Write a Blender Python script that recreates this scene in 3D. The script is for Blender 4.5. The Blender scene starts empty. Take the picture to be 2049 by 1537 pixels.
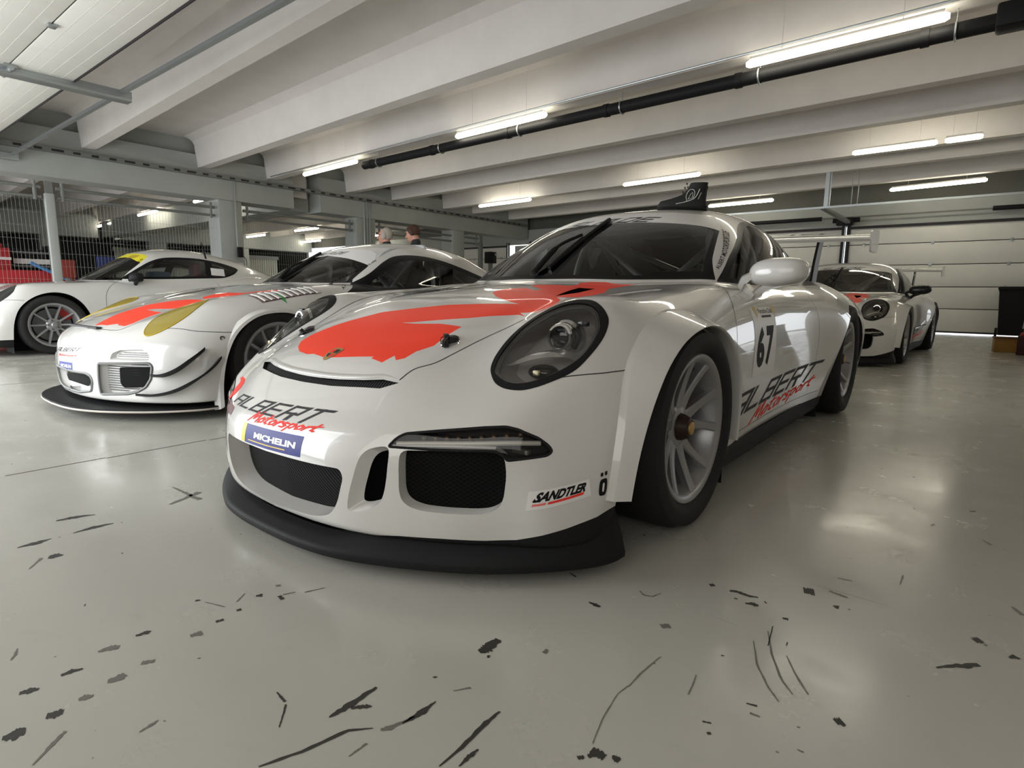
import bpy, bmesh, math, random, os
import numpy as np
from mathutils import Vector, Matrix
from mathutils.bvhtree import BVHTree
rnd = random.Random(7)
S = bpy.context.scene; C = S.collection
# ------------------------------------------------------------------ camera
FPX = 1161.9; CAM = np.array([1.58889594, -1.78472845, .74707025])
YAW, PITCH, ROLL = math.radians(38.66), math.radians(-8.86), math.radians(.65)
def cam_axes():
    f = np.array([-math.sin(YAW)*math.cos(PITCH), math.cos(YAW)*math.cos(PITCH), math.sin(PITCH)])
    r = np.cross(f, [0, 0, 1]); r /= np.linalg.norm(r); u = np.cross(r, f)
    c, s = math.cos(ROLL), math.sin(ROLL)
    return c*r+s*u, -s*r+c*u, f
cr, cu, cf = cam_axes()
cd = bpy.data.cameras.new('camera'); co = bpy.data.objects.new('camera', cd); C.objects.link(co)
cd.sensor_width = 36; cd.lens = FPX/2049*36; cd.clip_start = .05
mw = Matrix.Identity(4)
for i in range(3): mw[i][0], mw[i][1], mw[i][2], mw[i][3] = cr[i], cu[i], -cf[i], CAM[i]
co.matrix_world = mw; S.camera = co
# ------------------------------------------------------------------ world, daylight through the open doors, added front fill, exposure
S.view_settings.view_transform = 'Standard'; S.view_settings.look = 'None'; S.view_settings.gamma = 1; S.view_settings.exposure = 0.58
wd = bpy.data.worlds.new('overcast'); S.world = wd; wd.use_nodes = True
wd.node_tree.nodes['Background'].inputs['Color'].default_value = (.92, .96, 1, 1); wd.node_tree.nodes['Background'].inputs['Strength'].default_value = 1.6
def area(name, loc, sx, sy, energy, col, rot):
    l = bpy.data.lights.new(name, 'AREA'); l.shape = 'RECTANGLE'; l.size = sx; l.size_y = sy; l.energy = energy; l.color = col
    o = bpy.data.objects.new(name, l); C.objects.link(o); o.location = loc; o.rotation_euler = rot; return o
for i, x in enumerate((-3.2, -7.75, -12.3)):
    area('door_daylight_and_fill', (x, -3.05, 1.10), 4.1, 2.05, 90, (.95, .98, 1), (math.radians(72), 0, 0))
area('door_daylight_and_fill', (1.6, -3.02, 1.15), 3.6, 2.1, 26, (1, .98, .93), (math.radians(80), 0, 0))  # fill light added before the closed front wall; no opening here
TUBE_E = 14.0
# ------------------------------------------------------------------ surface kernel
_mm = {}
def basis(k, x):
    """Cardinal weights of the natural cubic spline through knots k, linear outside."""
    k = np.asarray(k, float); n = len(k); x = np.asarray(x, float)
    h = np.diff(k); Mm = _mm.get(k.tobytes())
    if Mm is None:
        A = np.eye(n); B = np.zeros((n, n))
        for i in range(1, n-1):
            A[i, i-1] = h[i-1]; A[i, i] = 2*(h[i-1]+h[i]); A[i, i+1] = h[i]
            B[i, i-1] = 6/h[i-1]; B[i, i] = -6/h[i-1]-6/h[i]; B[i, i+1] = 6/h[i]
        Mm = _mm[k.tobytes()] = np.linalg.solve(A, B)
    j = np.clip(np.searchsorted(k, x, 'right')-1, 0, n-2)
    H = h[j]; xc = np.clip(x, k[0], k[-1])
    a = (k[j+1]-xc)/H; b = (xc-k[j])/H
    r = np.arange(len(x)); W = np.zeros((len(x), n))
    W[r, j] += a; W[r, j+1] += b
    W += ((a**3-a)*H*H/6)[:, None]*Mm[j] + ((b**3-b)*H*H/6)[:, None]*Mm[j+1]
    for m, e, q in ((x < k[0], 0, 1), (x > k[-1], n-2, -2)):
        if m.any():
            s = np.zeros(n); s[e] -= 1/h[e]; s[e+1] += 1/h[e]
            s += (-h[e]/6*(2*Mm[e]+Mm[e+1])) if e == 0 else (h[e]/6*(Mm[e]+2*Mm[e+1]))
            W[m] += (x[m]-(k[0] if e == 0 else k[-1]))[:, None]*s
    return W

def pieces(k):
    """Each spline interval (and the straight run-outs) as cubic weights of the knots."""
    k = np.asarray(k, float); e = np.concatenate([[k[0]-1], k, [k[-1]+1]]); P = []
    for i in range(len(e)-1):
        x = e[i]+(e[i+1]-e[i])*np.array([0, 1/3, 2/3, 1]); W = basis(k, x)
        P.append(np.linalg.solve(np.vander(x-e[i], 4, increasing=True), W))
    return e, np.array(P)
_pc = {}
def coefs(tab):
    u, v, t = tab; t = np.asarray(t, float); key = (id(tab), t.tobytes())
    if key not in _pc:
        eu, Pu = pieces(u); evv, Pv = pieces(v)
        _pc[key] = (eu, evv, np.einsum('iak,kl,jbl->ijab', Pu, t, Pv).reshape(len(eu)-1, len(evv)-1, 16), tab)
    return _pc[key]
def ev(tab, a, b):
    u, v, t = tab; t = np.asarray(t, float)
    if a.shape == b.shape and a.ndim == 1:
        eu, evv, K, _ = coefs(tab)
        i = np.clip(np.searchsorted(eu, a, 'right')-1, 0, len(eu)-2); j = np.clip(np.searchsorted(evv, b, 'right')-1, 0, len(evv)-2)
        p, q = a-eu[i], b-evv[j]; k = K.reshape(-1, 16)[i*(len(evv)-1)+j]
        r = lambda m: ((k[:, m+3]*q+k[:, m+2])*q+k[:, m+1])*q+k[:, m]
        return ((r(12)*p+r(8))*p+r(4))*p+r(0)
    A = basis(u, a.ravel()); B = basis(v, b.ravel())
    if a.shape == b.shape:
        return ((A@t)*B).sum(1).reshape(a.shape)
    return (A@t@B.T).reshape(np.broadcast_shapes(a.shape, b.shape))

def sp(kx, ky, x):
    x = np.asarray(x, float)
    return (basis(kx, x.ravel())@np.asarray(ky, float)).reshape(x.shape)

def smax(a, b, k):
    h = np.maximum(k-np.abs(a-b), 0)/k
    return np.maximum(a, b)+h*h*h*k/6
def smin(a, b, k): return -smax(-a, -b, k)

def project(f, P, n=4, eps=1e-4):
    for _ in range(n):
        v = f(P); g = grad(f, P, eps)
        P = P-(v/np.maximum((g*g).sum(1), 1e-9))[:, None]*g*.9
    return P
def grad(f, P, eps=1e-4):
    g = np.empty_like(P)
    for i in range(3):
        e = np.zeros(3); e[i] = eps
        g[:, i] = (f(P+e)-f(P-e))/(2*eps)
    return g

def surface_net(fgrid, f, lo, hi, h):
    """Mesh the zero set of a field: one vertex per crossed cell, pulled onto the surface."""
    ax = [np.arange(lo[i], hi[i]+h, h) for i in range(3)]
    D = fgrid(ax[0][:, None, None], ax[1][None, :, None], ax[2][None, None, :]).astype(np.float32)
    s = D < 0
    c = s[:-1, :-1, :-1].astype(np.int8)
    cnt = sum(s[i:s.shape[0]-1+i, j:s.shape[1]-1+j, k:s.shape[2]-1+k].astype(np.int8) for i in (0, 1) for j in (0, 1) for k in (0, 1))
    act = (cnt > 0) & (cnt < 8)
    idx = -np.ones(act.shape, np.int64); ijk = np.argwhere(act); idx[act] = np.arange(len(ijk))
    # mean of the edge crossings
    acc = np.zeros((len(ijk), 3)); num = np.zeros(len(ijk))
    I = ijk
    for a in range(3):
        o = [(0, 0), (0, 1), (1, 0), (1, 1)]
        for p, q in o:
            d0 = np.zeros(3, int); d0[(a+1) % 3] = p; d0[(a+2) % 3] = q
            d1 = d0.copy(); d1[a] = 1
            v0 = D[tuple((I+d0).T)]; v1 = D[tuple((I+d1).T)]
            m = (v0 < 0) != (v1 < 0)
            t = np.where(m, v0/np.where(m, v0-v1, 1), 0)
            pt = (I+d0).astype(float); pt[:, a] += t
            acc[m] += pt[m]; num[m] += 1
    V = np.array(lo)+h*acc/num[:, None]
    V = project(f, V)
    Q = []
    for a in range(3):
        b, c2 = (a+1) % 3, (a+2) % 3
        sl0 = [slice(None)]*3; sl1 = [slice(None)]*3
        sl0[a] = slice(0, -1); sl1[a] = slice(1, None)
        x = s[tuple(sl0)] != s[tuple(sl1)]
        E = np.argwhere(x); ok = (E[:, b] > 0) & (E[:, c2] > 0) & (E[:, b] < act.shape[b]) & (E[:, c2] < act.shape[c2])
        E = E[ok]; ob = np.zeros(3, int); ob[b] = 1; oc = np.zeros(3, int); oc[c2] = 1
        q = np.stack([idx[tuple((E-ob-oc).T)], idx[tuple((E-oc).T)], idx[tuple(E.T)], idx[tuple((E-ob).T)]], 1)
        fl = ~s[tuple(E.T)]
        q[fl] = q[fl][:, ::-1]
        Q.append(q)
    Q = np.concatenate(Q)
    d = np.linalg.norm(V[Q[:, 0]]-V[Q[:, 2]], axis=1) <= np.linalg.norm(V[Q[:, 1]]-V[Q[:, 3]], axis=1)
    T = np.concatenate([Q[d][:, [0, 1, 2]], Q[d][:, [0, 2, 3]], Q[~d][:, [0, 1, 3]], Q[~d][:, [1, 2, 3]]])
    return V, T

def split_edges(V, T, mask_fn, pos_fn):
    """Split marked edges; a triangle with 1, 2 or 3 split edges is cut to match."""
    E = np.sort(np.concatenate([T[:, [0, 1]], T[:, [1, 2]], T[:, [2, 0]]]), 1)
    key, inv = np.unique(E[:, 0]*(len(V)+1)+E[:, 1], return_inverse=True)
    U = np.stack([key//(len(V)+1), key % (len(V)+1)], 1)
    m = mask_fn(U)
    new = -np.ones(len(U), np.int64); new[m] = len(V)+np.arange(m.sum())
    par = U[m]
    V2 = np.concatenate([V, pos_fn(par)]) if m.any() else V
    n = len(T); inv = inv.ravel(); e = np.stack([new[inv[:n]], new[inv[n:2*n]], new[inv[2*n:]]], 1)
    src = np.arange(n); c = (e >= 0).sum(1); out = [T[c == 0]]; so = [src[c == 0]]
    for r in range(3):
        a, b, d = T[:, r], T[:, (r+1) % 3], T[:, (r+2) % 3]
        ab, bd, da = e[:, r], e[:, (r+1) % 3], e[:, (r+2) % 3]
        q = (c == 1) & (ab >= 0)
        out += [np.stack([a, ab, d], 1)[q], np.stack([ab, b, d], 1)[q]]; so += [src[q]]*2
        q = (c == 2) & (da < 0)
        out += [np.stack([ab, b, bd], 1)[q], np.stack([a, ab, bd], 1)[q], np.stack([a, bd, d], 1)[q]]; so += [src[q]]*3
        if r == 0:
            q = c == 3
            out += [np.stack([a, ab, da], 1)[q], np.stack([ab, b, bd], 1)[q], np.stack([da, bd, d], 1)[q], np.stack([ab, bd, da], 1)[q]]; so += [src[q]]*4
    return V2, np.concatenate(out), np.concatenate(so), par, m

class Shell:
    """Triangle skin on the zero set of f; each triangle carries a tag."""
    def __init__(s, V, T, f, tag=0):
        s.V, s.T, s.f = V, T, f; s.tag = np.full(len(T), tag)
    def refine(s, near, levels=1):
        for _ in range(levels):
            k = near(s.V)
            V, T, src, par, m = split_edges(s.V, s.T, lambda U: k[U[:, 0]] | k[U[:, 1]], lambda p: (s.V[p[:, 0]]+s.V[p[:, 1]])/2)
            n0 = len(s.V)
            if len(V) > n0: V[n0:] = project(s.f, V[n0:], 2)
            s.V, s.T, s.tag = V, T, s.tag[src]
    def cut(s, g, tag, only=None):
        """Retag the triangles where g<0 (among those tagged `only`), cutting edges on g=0."""
        v = g(s.V); v = np.where(np.abs(v) < 2e-4, 2e-4*np.where(v < 0, -1, 1)*0, v)
        okv = np.ones(len(s.V), bool)
        if only is not None:
            okv[:] = False; okv[s.T[np.isin(s.tag, only)].ravel()] = True
        def mask(U): return (v[U[:, 0]]*v[U[:, 1]] < 0) & okv[U[:, 0]] & okv[U[:, 1]]
        def pos(p):
            a, b = v[p[:, 0]], v[p[:, 1]]; t = (a/(a-b))[:, None]
            return s.V[p[:, 0]]*(1-t)+s.V[p[:, 1]]*t
        V, T, src, par, m = split_edges(s.V, s.T, mask, pos)
        n0 = len(s.V); s.V, s.T, s.tag = V, T, s.tag[src]
        v = np.concatenate([v, np.zeros(len(V)-n0)])
        c = v[s.T].sum(1) < 0
        if only is not None: c &= np.isin(s.tag, only)
        s.tag[c] = tag
    def take(s, tags, mirror=True):
        T = s.T[np.isin(s.tag, tags)]; u, inv = np.unique(T, return_inverse=True)
        return s.V[u], inv.reshape(-1, 3), s.tag[np.isin(s.tag, tags)]

def loops(T):
    """Boundary loops of a triangle list, in order."""
    E = np.concatenate([T[:, [0, 1]], T[:, [1, 2]], T[:, [2, 0]]])
    S = set(map(tuple, E)); nxt = {}
    for a, b in S:
        if (b, a) not in S: nxt[a] = b
    out = []
    while nxt:
        a = next(iter(nxt)); L = [a]
        while True:
            b = nxt.pop(L[-1], None)
            if b is None or b == a: break
            L.append(b)
        if len(L) > 2: out.append(L)
    return out

def poly_sd(poly, P):
    """Signed distance to a closed 2-D polygon, negative inside."""
    poly = np.asarray(poly, float); lo, hi = poly.min(0)-.06, poly.max(0)+.06
    near = ((P >= lo) & (P <= hi)).all(1)
    if not near.all():
        r = np.full(len(P), .06); r[near] = np.minimum(poly_sd(poly, P[near]), 9) if near.any() else 0; return r
    A = poly; B = np.roll(poly, -1, 0)
    d = np.full(len(P), 1e9); ins = np.zeros(len(P), bool)
    for a, b in zip(A, B):
        e = b-a; w = P-a; t = np.clip((w@e)/max(e@e, 1e-12), 0, 1)
        d = np.minimum(d, np.hypot(*(w-t[:, None]*e).T))
        c = ((a[1] > P[:, 1]) != (b[1] > P[:, 1]))
        with np.errstate(all='ignore'):
            ins ^= c & (P[:, 0] < (b[0]-a[0])*(P[:, 1]-a[1])/(b[1]-a[1] if b[1] != a[1] else 1e-12)+a[0])
    return np.where(ins, -d, d)

def rounded(poly, r, n=5):
    """Polygon with its corners rounded (r may be one radius or one per corner)."""
    P = [np.array(p, float) for p in poly]; out = []
    for i, p in enumerate(P):
        a, b = P[i-1]-p, P[(i+1) % len(P)]-p
        rr = r[i] if hasattr(r, '__len__') else r
        la, lb = np.linalg.norm(a), np.linalg.norm(b); t = min(rr, la*.49, lb*.49)
        if t < 1e-5: out.append(p); continue
        p0, p1 = p+a/la*t, p+b/lb*t
        for k in range(n+1):
            u = k/n; out.append((1-u)**2*p0+2*u*(1-u)*p+u*u*p1)
    return np.array(out)

def smooth_closed(pts, n=8):
    """Closed Catmull-Rom through pts."""
    P = np.array(pts, float); out = []
    for i in range(len(P)):
        a, b, c, d = P[i-1], P[i], P[(i+1) % len(P)], P[(i+2) % len(P)]
        for k in range(n):
            t = k/n
            out.append(.5*((2*b)+(c-a)*t+(2*a-5*b+4*c-d)*t*t+(3*b-a-3*c+d)*t**3))
    return np.array(out)
def smooth_open(pts, n=8):
    P = np.array(pts, float); P = np.concatenate([[2*P[0]-P[1]], P, [2*P[-1]-P[-2]]]); out = []
    for i in range(1, len(P)-2):
        a, b, c, d = P[i-1:i+3]
        for k in range(n):
            t = k/n
            out.append(.5*((2*b)+(c-a)*t+(2*a-5*b+4*c-d)*t*t+(3*b-a-3*c+d)*t**3))
    out.append(P[-2]); return np.array(out)
# ------------------------------------------------------------------ the cup car's skin
def table(u, v, rows): return (np.array(u, float), np.array(v, float), np.array(rows, float))
YT = [-1.0, -.85, -.75, -.62, -.5, -.4, -.27, -.1, .1, .3, .5, .75, 1.1, 1.6, 2.0, 2.4, 2.8, 3.1, 3.4, 3.6]
R991 = dict(
 T=table([0, .2, .36, .48, .58, .66, .74, .82, .90, .98], YT, [
 [.30, .445, .530, .592, .636, .668, .705, .742, .768, .788, .80, .80, .80, .80, .80, .80, .78, .74, .66, .58],
 [.28, .435, .522, .587, .633, .665, .703, .740, .766, .786, .80, .80, .80, .80, .80, .80, .78, .74, .66, .58],
 [.22, .400, .498, .570, .623, .657, .697, .733, .757, .776, .795, .80, .80, .80, .80, .80, .78, .74, .66, .58],
 [.18, .350, .455, .540, .604, .648, .692, .728, .753, .773, .793, .80, .80, .80, .80, .80, .79, .74, .66, .58],
 [.14, .300, .410, .515, .600, .662, .724, .740, .752, .769, .792, .80, .80, .80, .81, .83, .80, .75, .66, .58],
 [.12, .270, .380, .490, .582, .655, .727, .746, .758, .771, .792, .80, .80, .805, .825, .845, .815, .755, .665, .58],
 [.10, .240, .345, .455, .555, .634, .712, .736, .750, .763, .782, .79, .79, .80, .82, .84, .81, .755, .67, .58],
 [.05, .190, .290, .390, .490, .570, .655, .700, .718, .733, .750, .765, .77, .78, .795, .80, .78, .735, .65, .56],
 [.0, .120, .210, .310, .410, .490, .580, .630, .65, .665, .68, .70, .71, .725, .745, .75, .73, .69, .61, .52],
 [-.1, .0, .10, .200, .300, .380, .470, .525, .55, .57, .585, .60, .61, .64, .67, .68, .66, .62, .54, .45]]),
 S=table([-.9, -.6, -.45, -.3, 0, .3, .45, .7, 1.1, 1.5, 1.8, 2.1, 2.457, 2.8, 3.2, 3.6], [.1, .25, .4, .55, .7, .85, 1.0], [
 [.86, .88, .89, .885, .85, .77, .65], [.865, .885, .89, .885, .85, .77, .65], [.865, .885, .892, .888, .855, .77, .65],
 [.87, .89, .898, .893, .86, .775, .65], [.875, .895, .903, .90, .865, .78, .65], [.87, .89, .90, .893, .865, .78, .65],
 [.862, .88, .888, .885, .86, .785, .65], [.855, .867, .877, .878, .855, .785, .65], [.85, .86, .871, .873, .855, .785, .65],
 [.855, .865, .877, .883, .868, .80, .67], [.865, .885, .90, .91, .898, .835, .70], [.88, .915, .945, .957, .94, .87, .73],
 [.895, .945, .975, .985, .965, .89, .75], [.895, .945, .97, .975, .95, .875, .74], [.86, .905, .925, .925, .89, .80, .66],
 [.76, .80, .81, .80, .76, .66, .5]]),
 F=table([0, .2, .36, .5, .62, .72, .80, .86, .90, .94], [.08, .18, .28, .38, .48, .58, .70], [
 [-.92, -.945, -.945, -.925, -.858, -.76, -.62], [-.908, -.93, -.931, -.91, -.843, -.745, -.60],
 [-.875, -.892, -.892, -.87, -.798, -.70, -.56], [-.815, -.828, -.825, -.808, -.745, -.645, -.50],
 [-.745, -.757, -.757, -.755, -.695, -.585, -.44], [-.675, -.687, -.69, -.682, -.622, -.515, -.38],
 [-.615, -.626, -.622, -.593, -.53, -.45, -.32], [-.53, -.54, -.537, -.51, -.455, -.38, -.26],
 [-.46, -.472, -.468, -.44, -.385, -.31, -.2], [-.34, -.352, -.35, -.33, -.28, -.21, -.1]]),
 R=table([0, .4, .7, .85, .98], [.1, .3, .5, .7, .9], [
 [3.40, 3.50, 3.52, 3.46, 3.30], [3.38, 3.48, 3.50, 3.43, 3.27], [3.28, 3.38, 3.40, 3.33, 3.15],
 [3.16, 3.24, 3.26, 3.18, 3.0], [2.98, 3.04, 3.05, 2.98, 2.8]]),
 C=table([0, .25, .45, .58, .68, .80], [.2, .45, .7, .95, 1.15, 1.4, 1.7, 2.0, 2.3, 2.6, 2.9, 3.2], [
 [.615, .798, .955, 1.092, 1.178, 1.224, 1.224, 1.18, 1.09, .97, .84, .72], [.60, .784, .942, 1.08, 1.168, 1.216, 1.217, 1.172, 1.082, .962, .832, .71],
 [.54, .728, .895, 1.04, 1.122, 1.178, 1.185, 1.14, 1.05, .93, .80, .68], [.46, .655, .835, .985, 1.07, 1.122, 1.134, 1.092, 1.0, .88, .75, .63],
 [.39, .605, .80, .94, 1.015, 1.06, 1.075, 1.035, .945, .825, .70, .58], [.29, .47, .64, .79, .88, .95, .965, .93, .84, .72, .59, .47]]),
 G=table([.4, .8, 1.1, 1.4, 1.8, 2.2, 2.6, 3.0], [.72, .85, .95, 1.05, 1.15, 1.28], [
 [.755, .715, .67, .61, .54, .45], [.78, .745, .70, .645, .58, .49], [.787, .748, .705, .65, .588, .505],
 [.792, .753, .71, .655, .593, .51], [.785, .745, .70, .645, .585, .50], [.75, .705, .655, .60, .54, .46],
 [.68, .63, .58, .52, .46, .38], [.58, .52, .47, .41, .35, .27]]),
 k=dict(top_side=.16, front=.07, corner=.12, cabin=.14, join=.035), zb=.10)

def car_field(sp_):
    k = sp_['k']
    def f3(x, y, z):
        x = np.abs(x) if x.shape == y.shape else x
        top = (z-ev(sp_['T'], x, y))*.88
        side = (x-ev(sp_['S'], y, z))
        front = (ev(sp_['F'], x, z)-y)*.85
        rear = (y-ev(sp_['R'], x, z))*.9
        low = smax(top, side, k['top_side'])
        low = smax(low, front, k['front'])
        low = smax(low, rear, .14)
        low = smax(low, sp_['zb']-z, .03)
        cab = smax((z-ev(sp_['C'], x, y))*.85, x-ev(sp_['G'], y, z), k['cabin'])
        cab = np.maximum(cab, .5-z)
        return smin(low, cab, k['join'])
    return f3
def make_shell(sp_, h=.012):
    f3 = car_field(sp_)
    f = lambda P: f3(P[:, 0], P[:, 1], P[:, 2])
    V, T = surface_net(f3, f, (-2*h, -1.12, .03), (1.04, 3.62, 1.3), h)
    s = Shell(V, T, f)
    return s
# ------------------------------------------------------------------ the GT racer and the coupe: same kernel, other tables
import copy
R997 = copy.deepcopy(R991)
R997['T'][2][:, :9] = [
 [.36, .492, .535, .580, .615, .643, .678, .716, .750], [.35, .487, .531, .577, .612, .641, .676, .715, .749], [.33, .465, .515, .566, .604, .634, .670, .710, .745],
 [.31, .450, .502, .555, .595, .627, .666, .708, .743], [.29, .430, .487, .547, .592, .628, .670, .712, .745], [.27, .405, .466, .532, .582, .622, .668, .712, .745],
 [.24, .365, .430, .502, .557, .600, .650, .698, .733], [.20, .315, .380, .455, .512, .557, .610, .660, .698], [.14, .25, .31, .385, .44, .485, .54, .59, .63], [.06, .16, .22, .29, .345, .39, .445, .495, .535]]
R997['S'][2][:6] += np.array([.02, .025, .025, .025, .03, .02])[:, None]
R997['C'][2][:] = np.where(R997['C'][2] > .8, .8+(R997['C'][2]-.8)*.88, R997['C'][2]); R997['C'][1][:8] += .05; R997['k'] = dict(R991['k'], cabin=.16)
R997['F'][2][:] = [[-.955, -.965, -.968, -.962, -.925, -.80, -.62], [-.945, -.957, -.96, -.952, -.912, -.785, -.60], [-.915, -.93, -.933, -.925, -.88, -.745, -.56], [-.87, -.887, -.89, -.88, -.835, -.69, -.50],
 [-.815, -.832, -.835, -.825, -.775, -.63, -.44], [-.75, -.768, -.77, -.76, -.71, -.57, -.38], [-.68, -.695, -.70, -.69, -.64, -.51, -.32], [-.61, -.622, -.625, -.615, -.57, -.45, -.26], [-.55, -.562, -.565, -.555, -.51, -.39, -.2], [-.47, -.48, -.482, -.475, -.435, -.32, -.1]]
R997['F'][2][:] += .07
RCAY = copy.deepcopy(R991)
RCAY['k'] = dict(R991['k'], front=.1)
RCAY['T'][2][:] += np.interp(YT, [-1, -.5, -.1, .5, 1.5, 2.2, 2.8, 3.4], [.0, .02, .045, .03, .03, .05, .09, .08])[None]
RCAY['C'][2][:, 6:] += np.array([.01, .02, .045, .07, .09, .1])
RCAY['C'][2][:] += np.interp(RCAY['C'][1], [.3, .9, 1.2], [.0, .03, .065])[None]; RCAY['T'][2][:] += .012; RCAY['G'] = (RCAY['G'][0], RCAY['G'][1]+.05, RCAY['G'][2]); RCAY['S'][2][:] -= .01
POS = {'gt': ((-2.76, .17), 0.), 'coupe': ((-7.5, .14), 0.), 'rear': ((.03, 6.24), math.radians(-1.9))}
# ------------------------------------------------------------------ materials
def mat(name, col, rough=.5, metal=0, coat=0, spec=.5, emit=None, es=0, bump=None, trans=0, coat_rough=.03):
    m = bpy.data.materials.new(name); m.use_nodes = True
    b = m.node_tree.nodes['Principled BSDF']; I = b.inputs
    I['Base Color'].default_value = (*col, 1); I['Roughness'].default_value = rough; I['Metallic'].default_value = metal
    I['Coat Weight'].default_value = coat; I['Coat Roughness'].default_value = coat_rough; I['Specular IOR Level'].default_value = spec
    if emit: I['Emission Color'].default_value = (*emit, 1); I['Emission Strength'].default_value = es
    if bump:
        nt = m.node_tree; n = nt.nodes.new('ShaderNodeTexNoise'); n.inputs['Scale'].default_value = bump[0]; n.inputs['Detail'].default_value = 4
        tc = nt.nodes.new('ShaderNodeTexCoord'); nt.links.new(tc.outputs['Object'], n.inputs['Vector'])
        bp = nt.nodes.new('ShaderNodeBump'); bp.inputs['Strength'].default_value = bump[1]; bp.inputs['Distance'].default_value = .01
        nt.links.new(n.outputs['Fac'], bp.inputs['Height']); nt.links.new(bp.outputs['Normal'], I['Normal'])
    return m
def glass(name, tint=(.9, .93, .92), ior=1.52):
    m = bpy.data.materials.new(name); m.use_nodes = True; nt = m.node_tree; nt.nodes.clear()
    o = nt.nodes.new('ShaderNodeOutputMaterial'); t = nt.nodes.new('ShaderNodeBsdfTransparent'); g = nt.nodes.new('ShaderNodeBsdfGlossy')
    f = nt.nodes.new('ShaderNodeFresnel'); mx = nt.nodes.new('ShaderNodeMixShader')
    t.inputs['Color'].default_value = (*tint, 1); g.inputs['Roughness'].default_value = .02; f.inputs['IOR'].default_value = ior
    nt.links.new(f.outputs[0], mx.inputs[0]); nt.links.new(t.outputs[0], mx.inputs[1]); nt.links.new(g.outputs[0], mx.inputs[2]); nt.links.new(mx.outputs[0], o.inputs[0])
    return m
def node_mix(nt, fac, a, b):
    m = nt.nodes.new('ShaderNodeMix'); m.data_type = 'RGBA'
    for s, v in ((0, fac), (6, a), (7, b)):
        if hasattr(v, 'is_output') or hasattr(v, 'links'): nt.links.new(v, m.inputs[s])
        elif s == 0: m.inputs[0].default_value = v
        else: m.inputs[s].default_value = (*v, 1)
    return m.outputs[2]
def noise(nt, scale, detail=3, rough=.5, vec=None, dist=0):
    n = nt.nodes.new('ShaderNodeTexNoise'); n.inputs['Scale'].default_value = scale; n.inputs['Detail'].default_value = detail
    n.inputs['Roughness'].default_value = rough; n.inputs['Distortion'].default_value = dist
    if vec is not None: nt.links.new(vec, n.inputs['Vector'])
    return n.outputs['Fac']
def ramp(nt, x, a, b, ca=0., cb=1.):
    r = nt.nodes.new('ShaderNodeMapRange'); r.inputs[1].default_value = a; r.inputs[2].default_value = b; r.inputs[3].default_value = ca; r.inputs[4].default_value = cb
    nt.links.new(x, r.inputs[0]); return r.outputs[0]
def coords(nt, scale=(1, 1, 1), rot=(0, 0, 0), kind='Object'):
    tc = nt.nodes.new('ShaderNodeTexCoord'); mp = nt.nodes.new('ShaderNodeMapping'); mp.inputs['Scale'].default_value = scale; mp.inputs['Rotation'].default_value = rot
    nt.links.new(tc.outputs[kind], mp.inputs['Vector']); return mp.outputs[0]

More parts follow.
